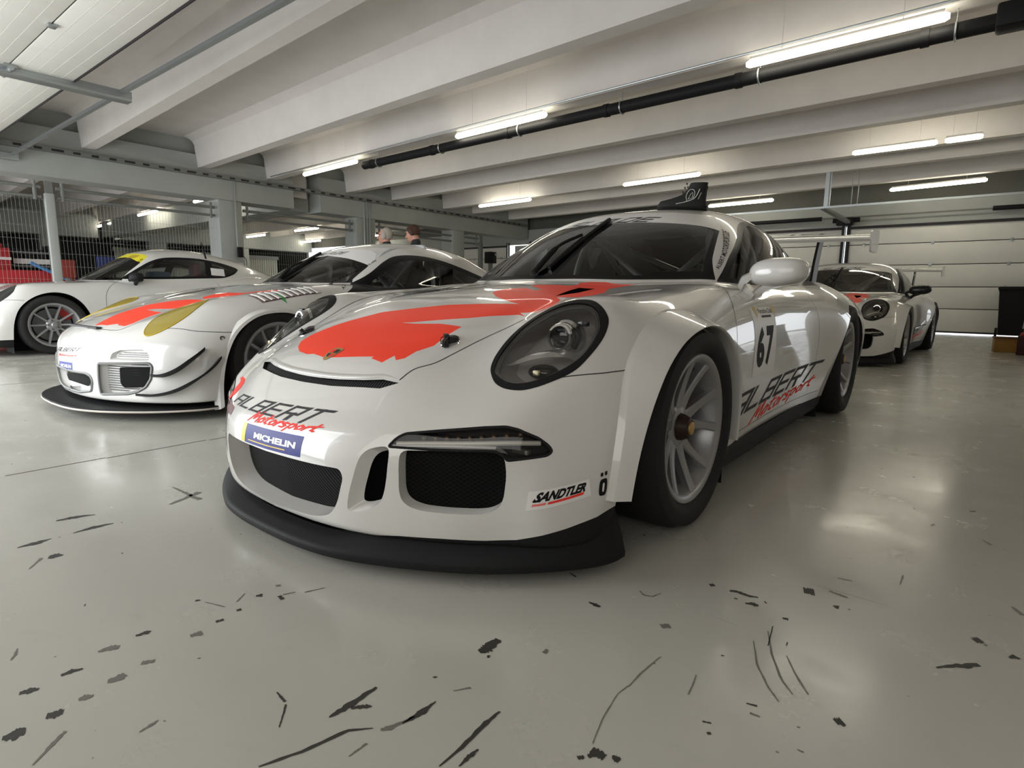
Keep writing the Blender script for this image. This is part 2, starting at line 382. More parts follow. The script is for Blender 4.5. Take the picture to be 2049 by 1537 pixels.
# ------------------------------------------------------------------ mesh helpers
class MB:
    """Collects shapes; build() links them as ONE mesh object."""
    def __init__(s): s.V, s.F, s.M = [], [], []
    def add(s, V, F, m=0):
        o = len(s.V); s.V += [tuple(map(float, v)) for v in V]; s.F += [tuple(int(i)+o for i in f) for f in F]; s.M += [m]*len(F)
    def box(s, c, d, m=0, R=None, bev=0):
        h = np.array(d)/2
        if bev:
            bm = bmesh.new(); bmesh.ops.create_cube(bm, size=1, matrix=Matrix.Diagonal((*d, 1)))
            bmesh.ops.bevel(bm, geom=bm.edges[:], offset=bev, segments=2, affect='EDGES', profile=.5)
            bm.verts.index_update(); V = np.array([v.co[:] for v in bm.verts]); F = [[v.index for v in f.verts] for f in bm.faces]; bm.free()
        else:
            V = np.array([(x, y, z) for x in (-1, 1) for y in (-1, 1) for z in (-1, 1)])*h
            F = [(0, 1, 3, 2), (4, 6, 7, 5), (0, 4, 5, 1), (2, 3, 7, 6), (0, 2, 6, 4), (1, 5, 7, 3)]
        if R is not None: V = V@np.array(R).T
        s.add(V+np.array(c), F, m)
    def tube(s, P, r, m=0, n=10, cap=True, closed=False):
        P = np.array(P, float); N = len(P); r = np.broadcast_to(r, (N,))
        t = np.gradient(P, axis=0) if not closed else np.roll(P, -1, 0)-np.roll(P, 1, 0)
        t /= np.maximum(np.linalg.norm(t, axis=1), 1e-9)[:, None]
        up = np.array([0, 0, 1.]) if abs(t[0][2]) < .9 else np.array([1., 0, 0]); V = []; u = np.cross(t[0], up); u /= np.linalg.norm(u)
        for i in range(N):
            u = u-t[i]*(u@t[i]); u /= max(np.linalg.norm(u), 1e-9); w = np.cross(t[i], u)
            for k in range(n):
                a = 2*math.pi*k/n; V.append(P[i]+r[i]*(math.cos(a)*u+math.sin(a)*w))
        F = [(i*n+k, i*n+(k+1) % n, (i+1) % N*n+(k+1) % n, (i+1) % N*n+k) for i in range(N if closed else N-1) for k in range(n)]
        if cap and not closed: F += [tuple(range(n))[::-1], tuple((N-1)*n+k for k in range(n))]
        s.add(V, F, m)
    def lathe(s, prof, n=48, axis=0, c=(0, 0, 0), m=0, closed=False, arc=None):
        """prof: (offset along axis, radius)."""
        V = []; k = len(prof); a0, a1 = arc or (0, 2*math.pi); nn = n if arc is None else n+1
        b, d = [(1, 2), (2, 0), (0, 1)][axis]
        for j in range(nn):
            a = a0+(a1-a0)*j/n
            for o, r in prof:
                v = [0, 0, 0]; v[axis] = o; v[b] = r*math.cos(a); v[d] = r*math.sin(a); V.append(np.array(v)+np.array(c))
        F = [(j*k+i, j*k+(i+1) % k, (j+1) % nn*k+(i+1) % k, (j+1) % nn*k+i) for j in range(n if arc is None else n) for i in range(k if closed else k-1)]
        s.add(V, F, m)
    def prism(s, poly, a, b, ax=2, m=0):
        """Extrude a 2-D polygon (the two other axes, in order) from a to b along ax."""
        poly = [tuple(p) for p in poly]; n = len(poly); V = []
        for z in (a, b):
            for u, v in poly:
                w = [u, v]; w.insert(ax, z); V.append(w)
        ar = sum(poly[i-1][0]*poly[i][1]-poly[i][0]*poly[i-1][1] for i in range(n))
        fl = (ar > 0) != (ax == 1)
        F = [tuple(range(n)), tuple(range(n, 2*n))[::-1]]+[(i, n+i, n+(i+1) % n, (i+1) % n) for i in range(n)]
        if fl: F = [f[::-1] for f in F]
        s.add(V, F, m)
    def grid(s, G, m=0, closed=False, flip=False):
        """G: rows x cols x 3 points."""
        G = np.array(G, float); a, b = G.shape[:2]
        F = [(i*b+j, i*b+(j+1) % b, (i+1)*b+(j+1) % b, (i+1)*b+j) for i in range(a-1) for j in range(b if closed else b-1)]
        if flip: F = [f[::-1] for f in F]
        s.add(G.reshape(-1, 3), F, m)
    def sphere(s, c, r, m=0, n=16):
        r = np.broadcast_to(r, (3,)); bm = bmesh.new(); bmesh.ops.create_uvsphere(bm, u_segments=n, v_segments=max(6, n//2), radius=1)
        bm.verts.index_update(); s.add([np.array(v.co)*r+np.array(c) for v in bm.verts], [[v.index for v in f.verts] for f in bm.faces], m); bm.free()
    def build(s, name, mats, parent=None, smooth=35, normals=None):
        me = bpy.data.meshes.new(name); me.from_pydata(s.V, [], s.F)
        for k in (mats if isinstance(mats, (list, tuple)) else [mats]): me.materials.append(k)
        me.polygons.foreach_set('material_index', s.M)
        if smooth:
            me.polygons.foreach_set('use_smooth', [True]*len(s.F))
            if normals is None and smooth < 180: me.set_sharp_from_angle(angle=math.radians(smooth))
        if normals is not None: me.normals_split_custom_set_from_vertices([tuple(n) for n in normals])
        me.update(); o = bpy.data.objects.new(name, me); C.objects.link(o); o.parent = parent
        return o
def tag(o, label=None, cat=None, group=None, kind=None):
    for k, v in (('label', label), ('category', cat), ('group', group), ('kind', kind)):
        if v: o[k] = v
    return o
def thing(name, label, cat, loc=(0, 0, 0), rz=0, group=None):
    o = bpy.data.objects.new(name, None); C.objects.link(o); o.empty_display_size = .1
    o.location = loc; o.rotation_euler = (0, 0, rz); return tag(o, label, cat, group)
def dup(root, loc=None, rz=None, label=None, skip=()):
    kids = {}
    for c in bpy.data.objects:
        if c.parent: kids.setdefault(c.parent, []).append(c)
    def cp(o, par):
        c = o.copy(); C.objects.link(c); c.parent = par; c.matrix_parent_inverse = o.matrix_parent_inverse
        for k in kids.get(o, []):
            if k.name.split('.')[0] not in skip: cp(k, c)
        return c
    r = cp(root, None)
    if loc is not None: r.location = loc
    if rz is not None: r.rotation_euler = (0, 0, rz)
    if label: r['label'] = label
    return r
def rotz(a): c, s = math.cos(a), math.sin(a); return np.array([[c, -s, 0], [s, c, 0], [0, 0, 1]])
def rotx(a): c, s = math.cos(a), math.sin(a); return np.array([[1, 0, 0], [0, c, -s], [0, s, c]])
def roty(a): c, s = math.cos(a), math.sin(a); return np.array([[c, 0, s], [0, 1, 0], [-s, 0, c]])

# ------------------------------------------------------------------ lettering
GL = {'A': [[(0, 0), (0, 1), (1, 1), (1, 0)], [(0, .45), (1, .45)]], 'L': [[(0, 1), (0, 0), (.95, 0)]],
      'B': [[(0, 0), (0, 1), (.95, 1), (.95, 0), (0, 0)], [(0, .5), (.95, .5)]], 'E': [[(1, 1), (0, 1), (0, 0), (.95, 0)], [(0, .5), (.9, .5)]],
      'R': [[(0, 0), (0, 1), (1, 1), (1, .45), (0, .45)], [(.62, .45), (.78, 0)]], 'T': [[(0, 1), (1.1, 1)], [(.5, 1), (.5, 0)]],
      'G': [[(1, 1), (0, 1), (0, 0), (1, 0), (1, .5), (.5, .5)]], 'P': [[(0, 0), (0, 1), (1, 1), (1, .45), (0, .45)]],
      'D': [[(0, 0), (0, 1), (.85, 1), (1, .8), (1, .2), (.85, 0), (0, 0)]], '.': [[(0, 0), (.12, 0)]]}
SC = {'M': [[(0, 0), (.25, .95), (.42, .3), (.75, 1.05), (.85, 0)]], 'o': [[(.25, .55), (.05, .3), (.15, .02), (.42, .08), (.5, .4), (.25, .55)]],
      't': [[(.2, .95), (.12, .15), (.35, .03)], [(-.02, .62), (.48, .68)]], 'r': [[(.05, 0), (.12, .55)], [(.1, .35), (.3, .56), (.45, .5)]],
      's': [[(.45, .5), (.2, .56), (.1, .4), (.38, .2), (.28, .02), (.0, .05)]], 'p': [[(.08, .58), (0, -.38)], [(.06, .45), (.35, .58), (.48, .35), (.3, .05), (.05, .1)]]}
def stroke_quads(pts, w, wh=None):
    """Thick segments (square caps) of a polyline, each as a 2-D quad strip."""
    out = []; wh = wh or w
    for (a, b) in zip(pts[:-1], pts[1:]):
        a, b = np.array(a, float), np.array(b, float); d = b-a; L = np.linalg.norm(d); d = d/L; n = np.array([-d[1], d[0]])
        hw = (abs(n[0])*w+abs(n[1])*wh)/2; a = a-d*hw*.98; b = b+d*hw*.98
        out.append([a-n*hw, b-n*hw, b+n*hw, a+n*hw])
    return out
def word(txt, table, adv, w, wh=None, slant=0, widths=None):
    V, F, x = [], [], 0
    for ch in txt:
        wd = (widths or {}).get(ch, 1)
        for st in table[ch]:
            for q in stroke_quads([(p[0]*(1 if table is SC else .9), p[1]) for p in st], w, wh):
                o = len(V); V += [(x+p[0]+slant*p[1], p[1]) for p in q]; F += [(o, o+1, o+2), (o, o+2, o+3)]
        x += adv*wd
    V = np.array(V); lo, hi = V.min(0), V.max(0)
    return (V-lo)/(hi-lo), np.array(F)
def font(txt, bold=0, shear=0, fit=True):
    cu_ = bpy.data.curves.new('t', 'FONT'); cu_.body = txt; cu_.size = 1; cu_.offset = bold; cu_.shear = shear; cu_.fill_mode = 'FRONT'; cu_.resolution_u = 3
    o = bpy.data.objects.new('t', cu_); C.objects.link(o); dg = bpy.context.evaluated_depsgraph_get(); me = o.evaluated_get(dg).to_mesh()
    me.calc_loop_triangles(); V = np.array([v.co[:2] for v in me.vertices]); F = np.array([t.vertices[:] for t in me.loop_triangles])
    bpy.data.objects.remove(o); bpy.data.curves.remove(cu_)
    lo, hi = V.min(0), V.max(0); return (V-lo)/(hi-lo), F
def rect(): return np.array([(0, 0), (1, 0), (1, 1), (0, 1.)]), np.array([(0, 1, 2), (0, 2, 3)])
def polyfill(poly):
    bm = bmesh.new(); vs = [bm.verts.new((p[0], p[1], 0)) for p in poly]; f = bm.faces.new(vs)
    bmesh.ops.triangulate(bm, faces=[f]); bm.verts.index_update(); V = np.array([v.co[:2] for v in bm.verts]); F = np.array([[v.index for v in f.verts] for f in bm.faces]); bm.free(); return V, F
def finer(V, F, L):
    for _ in range(7):
        V2, F2, *_r = split_edges(V, F, lambda U: np.linalg.norm(V[U[:, 0]]-V[U[:, 1]], axis=1) > L, lambda p: (V[p[:, 0]]+V[p[:, 1]])/2)
        if len(V2) == len(V): break
        V, F = V2, F2
    return V, F
def quadmap(V, q):
    """Unit square -> quad (bottom-left, bottom-right, top-right, top-left)."""
    q = np.array(q, float); u, v = V[:, :1], V[:, 1:2]
    return q[0]*(1-u)*(1-v)+q[1]*u*(1-v)+q[2]*u*v+q[3]*(1-u)*v
def drop(f, P, d, tmax=1.2, step=.01):
    """First hit of the skin along d, for many points at once."""
    d = np.array(d, float); n = len(P); t = np.zeros(n); a = np.zeros(n); b = np.full(n, tmax); live = np.ones(n, bool); prev = f(P)
    for k in range(1, int(tmax/step)+1):
        v = f(P+d*(k*step)); h = live & (v <= 0) & (prev > 0); a[h] = (k-1)*step; b[h] = k*step; live &= ~h; prev = v
        if not live.any(): break
    for _ in range(24):
        m = (a+b)/2; v = f(P+d*m[:, None]); a = np.where(v > 0, m, a); b = np.where(v > 0, b, m)
    return P+d*b[:, None], ~live
AX = {'front': ((0, 2), (0, -1.35, 0), (0, 1, 0)), 'side': ((1, 2), (1.35, 0, 0), (-1, 0, 0)), 'top': ((0, 1), (0, 0, 1.5), (0, 0, -1)), 'side_r': ((1, 2), (-1.35, 0, 0), (1, 0, 0))}
def decal(name, f, view, V2, F, mats, parent, L=.02, off=.0009, midx=None):
    V2, F = finer(V2, F, L); (i, j), o, d = AX[view]
    P = np.tile(np.array(o, float), (len(V2), 1)); P[:, i] = V2[:, 0]; P[:, j] = V2[:, 1]
    Q, ok = drop(f, P, d); g = grad(f, Q); g /= np.linalg.norm(g, axis=1)[:, None]
    F = F[ok[F].all(1)]
    n = np.cross(Q[F[:, 1]]-Q[F[:, 0]], Q[F[:, 2]]-Q[F[:, 0]]); fl = (n*g[F[:, 0]]).sum(1) < 0; F[fl] = F[fl][:, ::-1]
    m = MB(); m.add(Q+g*off, F); return m.build(name, mats, parent, normals=g)
def ribbon(name, f, pts3, w, mt, parent, off=.0006, mb=None):
    """A thin dark seam lying on the skin along a 3-D polyline."""
    P = smooth_open(pts3, 6); P = project(f, P, 4); g = grad(f, P); g /= np.linalg.norm(g, axis=1)[:, None]
    t = np.gradient(P, axis=0); t /= np.linalg.norm(t, axis=1)[:, None]; s = np.cross(t, g)
    G = np.stack([P-s*w/2+g*off, P+s*w/2+g*off], 1); m = mb or MB(); m.grid(G, flip=True)
    return m if mb else m.build(name, mt, parent)
# ------------------------------------------------------------------ car materials
PAINT = mat('white_paint', (.66, .65, .62), .3, coat=1, coat_rough=.02)
RED = mat('orange_red_paint', (1.0, .065, .03), .5, coat=.12, coat_rough=.05, spec=.15)
BLK = mat('satin_black_plastic', (.015, .015, .016), .55, spec=.12)
BLKG = mat('gloss_black', (.012, .012, .013), .2, spec=.35)
TRIMB = mat('black_glass_border', (.008, .008, .009), .35, spec=.15)
RUB = mat('tyre_rubber', (.017, .016, .016), .72, spec=.3)
RIMM = mat('silver_wheel_paint', (.33, .33, .335), .35, metal=.6)
RIMD = mat('machined_rim', (.6, .6, .6), .22, metal=1)
CHR = mat('chrome', (.85, .85, .86), .08, metal=1)
LAMPIN = mat('lamp_bowl_grey', (.48, .47, .46), .4)
NUT = mat('anodised_nut', (.035, .016, .012), .45, spec=.3)
GOLD = mat('emblem_gold', (.5, .33, .12), .4, metal=.6)
DISC = mat('brake_disc_steel', (.16, .16, .165), .45, metal=.8)
CALI = mat('caliper_red', (.35, .015, .012), .4)
GLS = glass('window_glass', (.95, .98, .97), 1.75)
GLSD = glass('side_glass', (.93, .95, .94))
LENS = glass('lamp_lens', (.93, .93, .92))
FILM = mat('white_film', (.80, .79, .77), .35)
INK = mat('black_vinyl', (.012, .011, .011), .55, spec=.1)
GREYINK = mat('grey_vinyl', (.05, .05, .05), .55, spec=.1)
REDINK = mat('red_vinyl', (.90, .05, .035), .5, spec=.15)
BLUEINK = mat('blue_vinyl', (.022, .03, .22), .4, spec=.25)
YEL = mat('yellow_vinyl', (.85, .60, .06), .4)
VOID = mat('void_black', (.003, .003, .003), 1, spec=0)
SEAM = mat('panel_gap', (.02, .02, .019), .8)
CAGE = mat('roll_cage_paint', (.55, .58, .59), .4)
SEATM = mat('seat_fabric', (.05, .05, .052), .85)
DASH = mat('dash_black', (.085, .085, .083), .7)
AMB = mat('bulb_amber', (.55, .5, .3), .4)
def pattern(name, kind):
    m = mat(name, (.01, .01, .01), .65, spec=.06); nt = m.node_tree; b = nt.nodes['Principled BSDF']; fs = []
    for r in {'diag': (.9,), 'cross': (.95, -.95), 'ribs': (0,)}[kind]:
        w = nt.nodes.new('ShaderNodeTexWave'); w.inputs['Scale'].default_value = {'diag': 34, 'cross': 34, 'ribs': 36}[kind]
        v = coords(nt, rot=(0, r, 0)); nt.links.new(v, w.inputs['Vector']); fs.append(w.outputs['Fac'])
    f = fs[0]
    if len(fs) > 1:
        mx = nt.nodes.new('ShaderNodeMath'); mx.operation = 'MAXIMUM'; nt.links.new(fs[0], mx.inputs[0]); nt.links.new(fs[1], mx.inputs[1]); f = ramp(nt, mx.outputs[0], .78, 1)
    else: f = ramp(nt, f, .35, .8)
    hi = {'diag': .028, 'cross': .010, 'ribs': .06}[kind]
    nt.links.new(node_mix(nt, f, (.004, .004, .004), (hi, hi, hi)), b.inputs['Base Color']); return m
MESHD, MESHX, RIBS = pattern('grille_weave', 'diag'), pattern('wire_mesh', 'cross'), pattern('vent_ribs', 'ribs')
MARKS = [([(-0.683,-1.307,0.0051),(-0.68,-1.269,0.013),(-0.652,-1.208,0.0026)],1),([(-0.527,-1.302,0.0023),(-0.532,-1.249,0.0118),(-0.523,-1.195,0.0024)],1),([(-0.525,-1.437,0.0021),(-0.524,-1.392,0.013),(-0.529,-1.356,0.0022)],1),([(-0.385,-1.395,0.0116),(-0.377,-1.38,0.0155),(-0.368,-1.367,0.0039)],1),([(-0.335,-1.449,0.0016),(-0.391,-1.41,0.0052)],2),([(0.263,-1.132,0.0039),(0.271,-1.12,0.0078)],1),([(0.306,-1.095,0.0042),(0.329,-1.099,0.0049)],1),([(0.308,-1.086,0.0026),(0.32,-1.06,0.0013)],2),([(0.339,-1.045,0.0026),(0.357,-1.001,0.0013)],2),([(0.292,-1.195,0.0048),(0.295,-1.185,0.0048)],1),([(0.303,-1.248,0.0045),(0.307,-1.232,0.0046)],1),([(0.317,-1.309,0.0053),(0.322,-1.286,0.0109)],2),([(0.226,-1.384,0.0033),(0.229,-1.362,0.0078),(0.232,-1.355,0.0012)],1),([(0.229,-1.455,0.0042),(0.234,-1.435,0.0104),(0.244,-1.421,0.0063)],2),([(0.263,-1.526,0.0038),(0.262,-1.51,0.0077),(0.271,-1.492,0.0019)],1),([(0.351,-1.474,0.0071),(0.357,-1.46,0.0125),(0.355,-1.445,0.0073)],2),([(0.339,-1.412,0.0057),(0.352,-1.392,0.0057)],2),([(0.266,-1.59,0.0045),(0.271,-1.576,0.009),(0.279,-1.564,0.0036)],1),([(0.37,-1.526,0.0042),(0.372,-1.516,0.0084),(0.378,-1.505,0.0034)],2),([(0.377,-1.575,0.0064),(0.382,-1.564,0.0119),(0.387,-1.553,0.0065)],1),([(0.384,-1.636,0.006),(0.389,-1.621,0.0136),(0.393,-1.607,0.0093)],1),([(0.128,-1.576,0.0012),(0.114,-1.567,0.0031),(0.087,-1.557,0.0012)],2),([(0.493,-1.619,0.0012),(0.463,-1.585,0.0041),(0.445,-1.564,0.0028)],2),([(0.544,-1.486,0.0012),(0.541,-1.466,0.0035),(0.538,-1.454,0.0014)],2),([(0.63,-1.284,0.0014),(0.652,-1.287,0.0024),(0.666,-1.288,0.0024)],1),([(0.673,-1.291,0.002),(0.697,-1.311,0.0015),(0.717,-1.329,0.0012)],1),([(0.762,-1.26,0.0019),(0.765,-1.215,0.0091),(0.763,-1.156,0.0028)],1),([(0.772,-1.221,0.0033),(0.79,-1.202,0.0059),(0.798,-1.194,0.0013)],1),([(0.874,-1.188,0.0012),(0.88,-1.148,0.007),(0.878,-1.111,0.0012)],1),([(0.77,-1.394,0.0017),(0.797,-1.329,0.004),(0.813,-1.26,0.0035),(0.843,-1.227,0.0012)],1),([(0.863,-1.291,0.0012),(0.863,-1.255,0.0022)],2),([(0.991,-1.212,0.0012),(0.991,-1.156,0.0044),(0.986,-1.095,0.0053),(0.986,-1.056,0.0022)],1),([(1.015,-1.192,0.0012),(1.014,-1.164,0.0048),(1.015,-1.146,0.0015)],1),([(0.839,-0.948,0.008),(0.845,-0.927,0.0135),(0.843,-0.888,0.0079)],1),([(0.867,-0.952,0.0023),(0.863,-0.944,0.0036)],1),([(0.883,-1.07,0.0012),(0.902,-1.042,0.0021)],2),([(0.856,-1.221,0.0024),(0.864,-1.211,0.0058),(0.877,-1.162,0.0012)],2),([(0.172,-1.237,0.0039),(0.179,-1.229,0.0026)],1),([(0.196,-1.225,0.0012),(0.254,-1.205,0.0022)],2),([(-0.008,-1.414,0.0055),(-0.007,-1.412,0.0055)],1),([(0.254,-1.176,0.0022),(0.23,-1.143,0.0012)],2),([(0.254,-1.075,0.0041),(0.26,-1.065,0.0041)],2),([(0.912,-0.626,0.0022),(0.93,-0.628,0.0067),(0.945,-0.628,0.0033)],1),([(1.111,-0.352,0.0066),(1.12,-0.342,0.0067)],1),([(1.161,-0.347,0.0054),(1.182,-0.339,0.0067),(1.206,-0.342,0.0053),(1.228,-0.335,0.0026)],1),([(1.211,-0.384,0.0025),(1.229,-0.376,0.0088),(1.24,-0.376,0.0038)],1),([(1.182,-0.378,0.0026),(1.19,-0.376,0.0026)],1),([(1.247,-0.349,0.005),(1.25,-0.346,0.0051)],1),([(1.307,-0.221,0.0142),(1.331,-0.214,0.0173)],1),([(1.363,-0.09,0.0032),(1.396,-0.083,0.0032)],2),([(1.497,-0.026,0.0012),(1.498,0.027,0.0027),(1.498,0.045,0.0016)],2),([(1.359,-0.182,0.0044),(1.402,-0.19,0.0043)],2),([(1.381,-0.258,0.0027),(1.394,-0.257,0.0093)],1),([(1.3,-0.396,0.0035),(1.312,-0.393,0.0047)],1),([(1.094,-0.612,0.008),(1.109,-0.597,0.0082)],2),([(1.652,-0.219,0.0094),(1.666,-0.208,0.0107)],1),([(1.67,-0.225,0.0048),(1.676,-0.224,0.0024)],2),([(1.594,-0.391,0.0028),(1.613,-0.366,0.005),(1.636,-0.349,0.0077),(1.661,-0.321,0.0049)],1),([(1.712,-0.251,0.0028),(1.72,-0.236,0.008),(1.728,-0.243,0.0034)],1),([(1.724,0.023,0.0029),(1.743,-0.011,0.0056)],2),([(1.325,-0.748,0.0015),(1.343,-0.743,0.0029)],1),([(1.338,-0.77,0.0028),(1.355,-0.769,0.0021)],2),([(1.279,-0.846,0.0019),(1.293,-0.84,0.0019)],1),([(1.296,-0.869,0.0029),(1.301,-0.864,0.0029)],1),([(1.463,-0.696,0.0093),(1.473,-0.686,0.0095)],1),([(1.152,-1.057,0.0044),(1.159,-1.048,0.0035)],1),([(1.164,-1.044,0.0023),(1.17,-1.028,0.0114),(1.186,-1.028,0.0073)],1),([(1.194,-1.016,0.0025),(1.202,-1.019,0.007),(1.208,-1.02,0.005)],1),([(1.134,-0.848,0.0012),(1.134,-0.792,0.0018),(1.142,-0.718,0.0012)],2),([(1.155,-1.014,0.0012),(1.139,-0.954,0.0013),(1.128,-0.88,0.0012),(1.132,-0.845,0.0012)],2),([(1.232,-0.794,0.0013),(1.228,-0.762,0.0012),(1.222,-0.728,0.0012)],2),([(1.238,-0.633,0.0018),(1.244,-0.63,0.0018)],1),([(1.336,-0.507,0.0015),(1.334,-0.492,0.0012)],1),([(1.275,-0.535,0.0012),(1.307,-0.618,0.0021),(1.344,-0.675,0.0021),(1.371,-0.705,0.0012)],2),([(1.289,-0.475,0.0012),(1.321,-0.564,0.0021),(1.358,-0.635,0.0022),(1.386,-0.667,0.0012)],2),([(1.345,-0.545,0.0012),(1.38,-0.607,0.0022),(1.409,-0.648,0.0014)],2),([(1.426,-0.808,0.0013),(1.436,-0.808,0.0019)],2),([(1.637,0.786,0.0088),(1.642,0.778,0.0088)],1),([(1.534,0.534,0.0131),(1.541,0.532,0.0132)],2),([(1.667,0.489,0.0023),(1.688,0.455,0.0045)],2),([(1.305,-0.533,0.0012),(1.292,-0.447,0.0015)],1),([(0.947,-0.865,0.0054),(0.945,-0.849,0.0034)],2),([(0.792,-0.53,0.0013),(0.818,-0.538,0.0038)],1),([(0.984,-0.496,0.0012),(1.001,-0.509,0.0025),(1.021,-0.502,0.0022),(1.03,-0.473,0.0012)],2),([(-0.755,-0.928,0.0028),(-0.537,-0.921,0.0099)],2),([(-0.565,-1.01,0.0055),(-0.619,-0.886,0.0121)],2)]
# ------------------------------------------------------------------ the pit hall
def wallmat(name, col, sc=3, d=.06, rough=.8):
    m = mat(name, col, rough); nt = m.node_tree; b = nt.nodes['Principled BSDF']; v = coords(nt)
    n = ramp(nt, noise(nt, sc, 5, .6, v), .3, .75)
    nt.links.new(node_mix(nt, n, tuple(c*(1-d) for c in col), tuple(min(1, c*(1+d)) for c in col)), b.inputs['Base Color']); return m
CONC = wallmat('painted_concrete', (.70, .665, .635), 2.2, .05)
GIRD = wallmat('grey_painted_girder', (.37, .385, .365), 2.5, .06)
CEIL = wallmat('ceiling_white', (.68, .645, .615), 2, .05)
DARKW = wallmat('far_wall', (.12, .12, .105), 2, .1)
PANEL = wallmat('door_panel_white', (.70, .69, .64), 6, .03, .5)
DGAP = mat('door_gap', (.02, .015, .018), .7)
GALV = mat('galvanised_steel', (.42, .45, .46), .35, metal=.8, bump=(60, .1))
STEEL = mat('grey_painted_steel', (.17, .175, .165), .5)
def floor_mat():
    m = mat('epoxy_floor', (.35, .345, .31), .3); nt = m.node_tree; b = nt.nodes['Principled BSDF']; v = coords(nt)
    big = ramp(nt, noise(nt, .7, 5, .6, v), .3, .7); col = node_mix(nt, big, (.45, .44, .39), (.50, .49, .44))
    sm = ramp(nt, noise(nt, 9, 6, .7, v, .5), .58, .75); col = node_mix(nt, sm, col, (.45, .44, .39))
    s1 = noise(nt, 1, 3, .5, coords(nt, (1.2, 30, 1), (0, 0, .5)), .3); s2 = noise(nt, 1, 3, .5, coords(nt, (1.6, 40, 1), (0, 0, -.35)), .3)
    for s_, a in ((s1, .70), (s2, .72)): col = node_mix(nt, ramp(nt, s_, a, a+.06, 0, .35), col, (.22, .21, .185))
    sp_ = ramp(nt, noise(nt, 26, 2, .5, v), .745, .77); col = node_mix(nt, sp_, col, (.07, .065, .055))
    nt.links.new(col, b.inputs['Base Color']); nt.links.new(ramp(nt, noise(nt, 3.5, 6, .65, v), .3, .75, .12, .34), b.inputs['Roughness'])
    bp = nt.nodes.new('ShaderNodeBump'); bp.inputs['Strength'].default_value = .10; bp.inputs['Distance'].default_value = .01
    nt.links.new(noise(nt, 5, 5, .6, v), bp.inputs['Height']); nt.links.new(bp.outputs['Normal'], b.inputs['Normal']); return m
SCUFF = mat('rubber_scuff', (.035, .033, .028), .6); FAINT = mat('faint_scuff', (.16, .155, .135), .5); JOINT = mat('floor_joint', (.10, .075, .065), .8)
def struct(mb, name, m, smooth=30): o = mb.build(name, m, None, smooth); o['kind'] = 'structure'; return o
def floor():
    m = MB(); m.add([(-34, -3.1, 0), (6, -3.1, 0), (6, 30, 0), (-34, 30, 0)], [(0, 1, 2, 3)])
    def blot(p, m_, n=14, z=.0006, jag=.35):
        """Irregular mark between floor points: an axis of (x, y, half width)."""
        P = np.array([q[:2] for q in p], float); w = np.array([q[2] for q in p]); t = np.gradient(P, axis=0); t /= np.maximum(np.linalg.norm(t, axis=1), 1e-9)[:, None]
        u = np.linspace(0, len(P)-1, n); i = np.arange(len(P)); X = np.c_[np.interp(u, i, P[:, 0]), np.interp(u, i, P[:, 1])]; T_ = np.c_[np.interp(u, i, t[:, 0]), np.interp(u, i, t[:, 1])]; W_ = np.interp(u, i, w)
        nr = np.c_[-T_[:, 1], T_[:, 0]]; rows = []
        for k in range(n): rows.append([(*(X[k]+nr[k]*W_[k]*rnd.uniform(1-jag, 1+jag)), z), (*(X[k]-nr[k]*W_[k]*rnd.uniform(1-jag, 1+jag)), z)])
        m.grid(rows, m_)
    for pts, m_ in MARKS: blot(pts, m_)
    for x in (-1.36, -4.29, -7.2, -10.2):                           # saw-cut joints with worn filler
        y = -3.0
        while y < 13.4:
            L = rnd.uniform(.12, .45); m.box((x+(y*.03 if x > -2 else 0), y+L/2, .0004), (.009, L, .0004), 3); y += L+rnd.choice((0, .01, .03))
    struct(m, 'floor', [floor_mat(), SCUFF, FAINT, JOINT], 0)

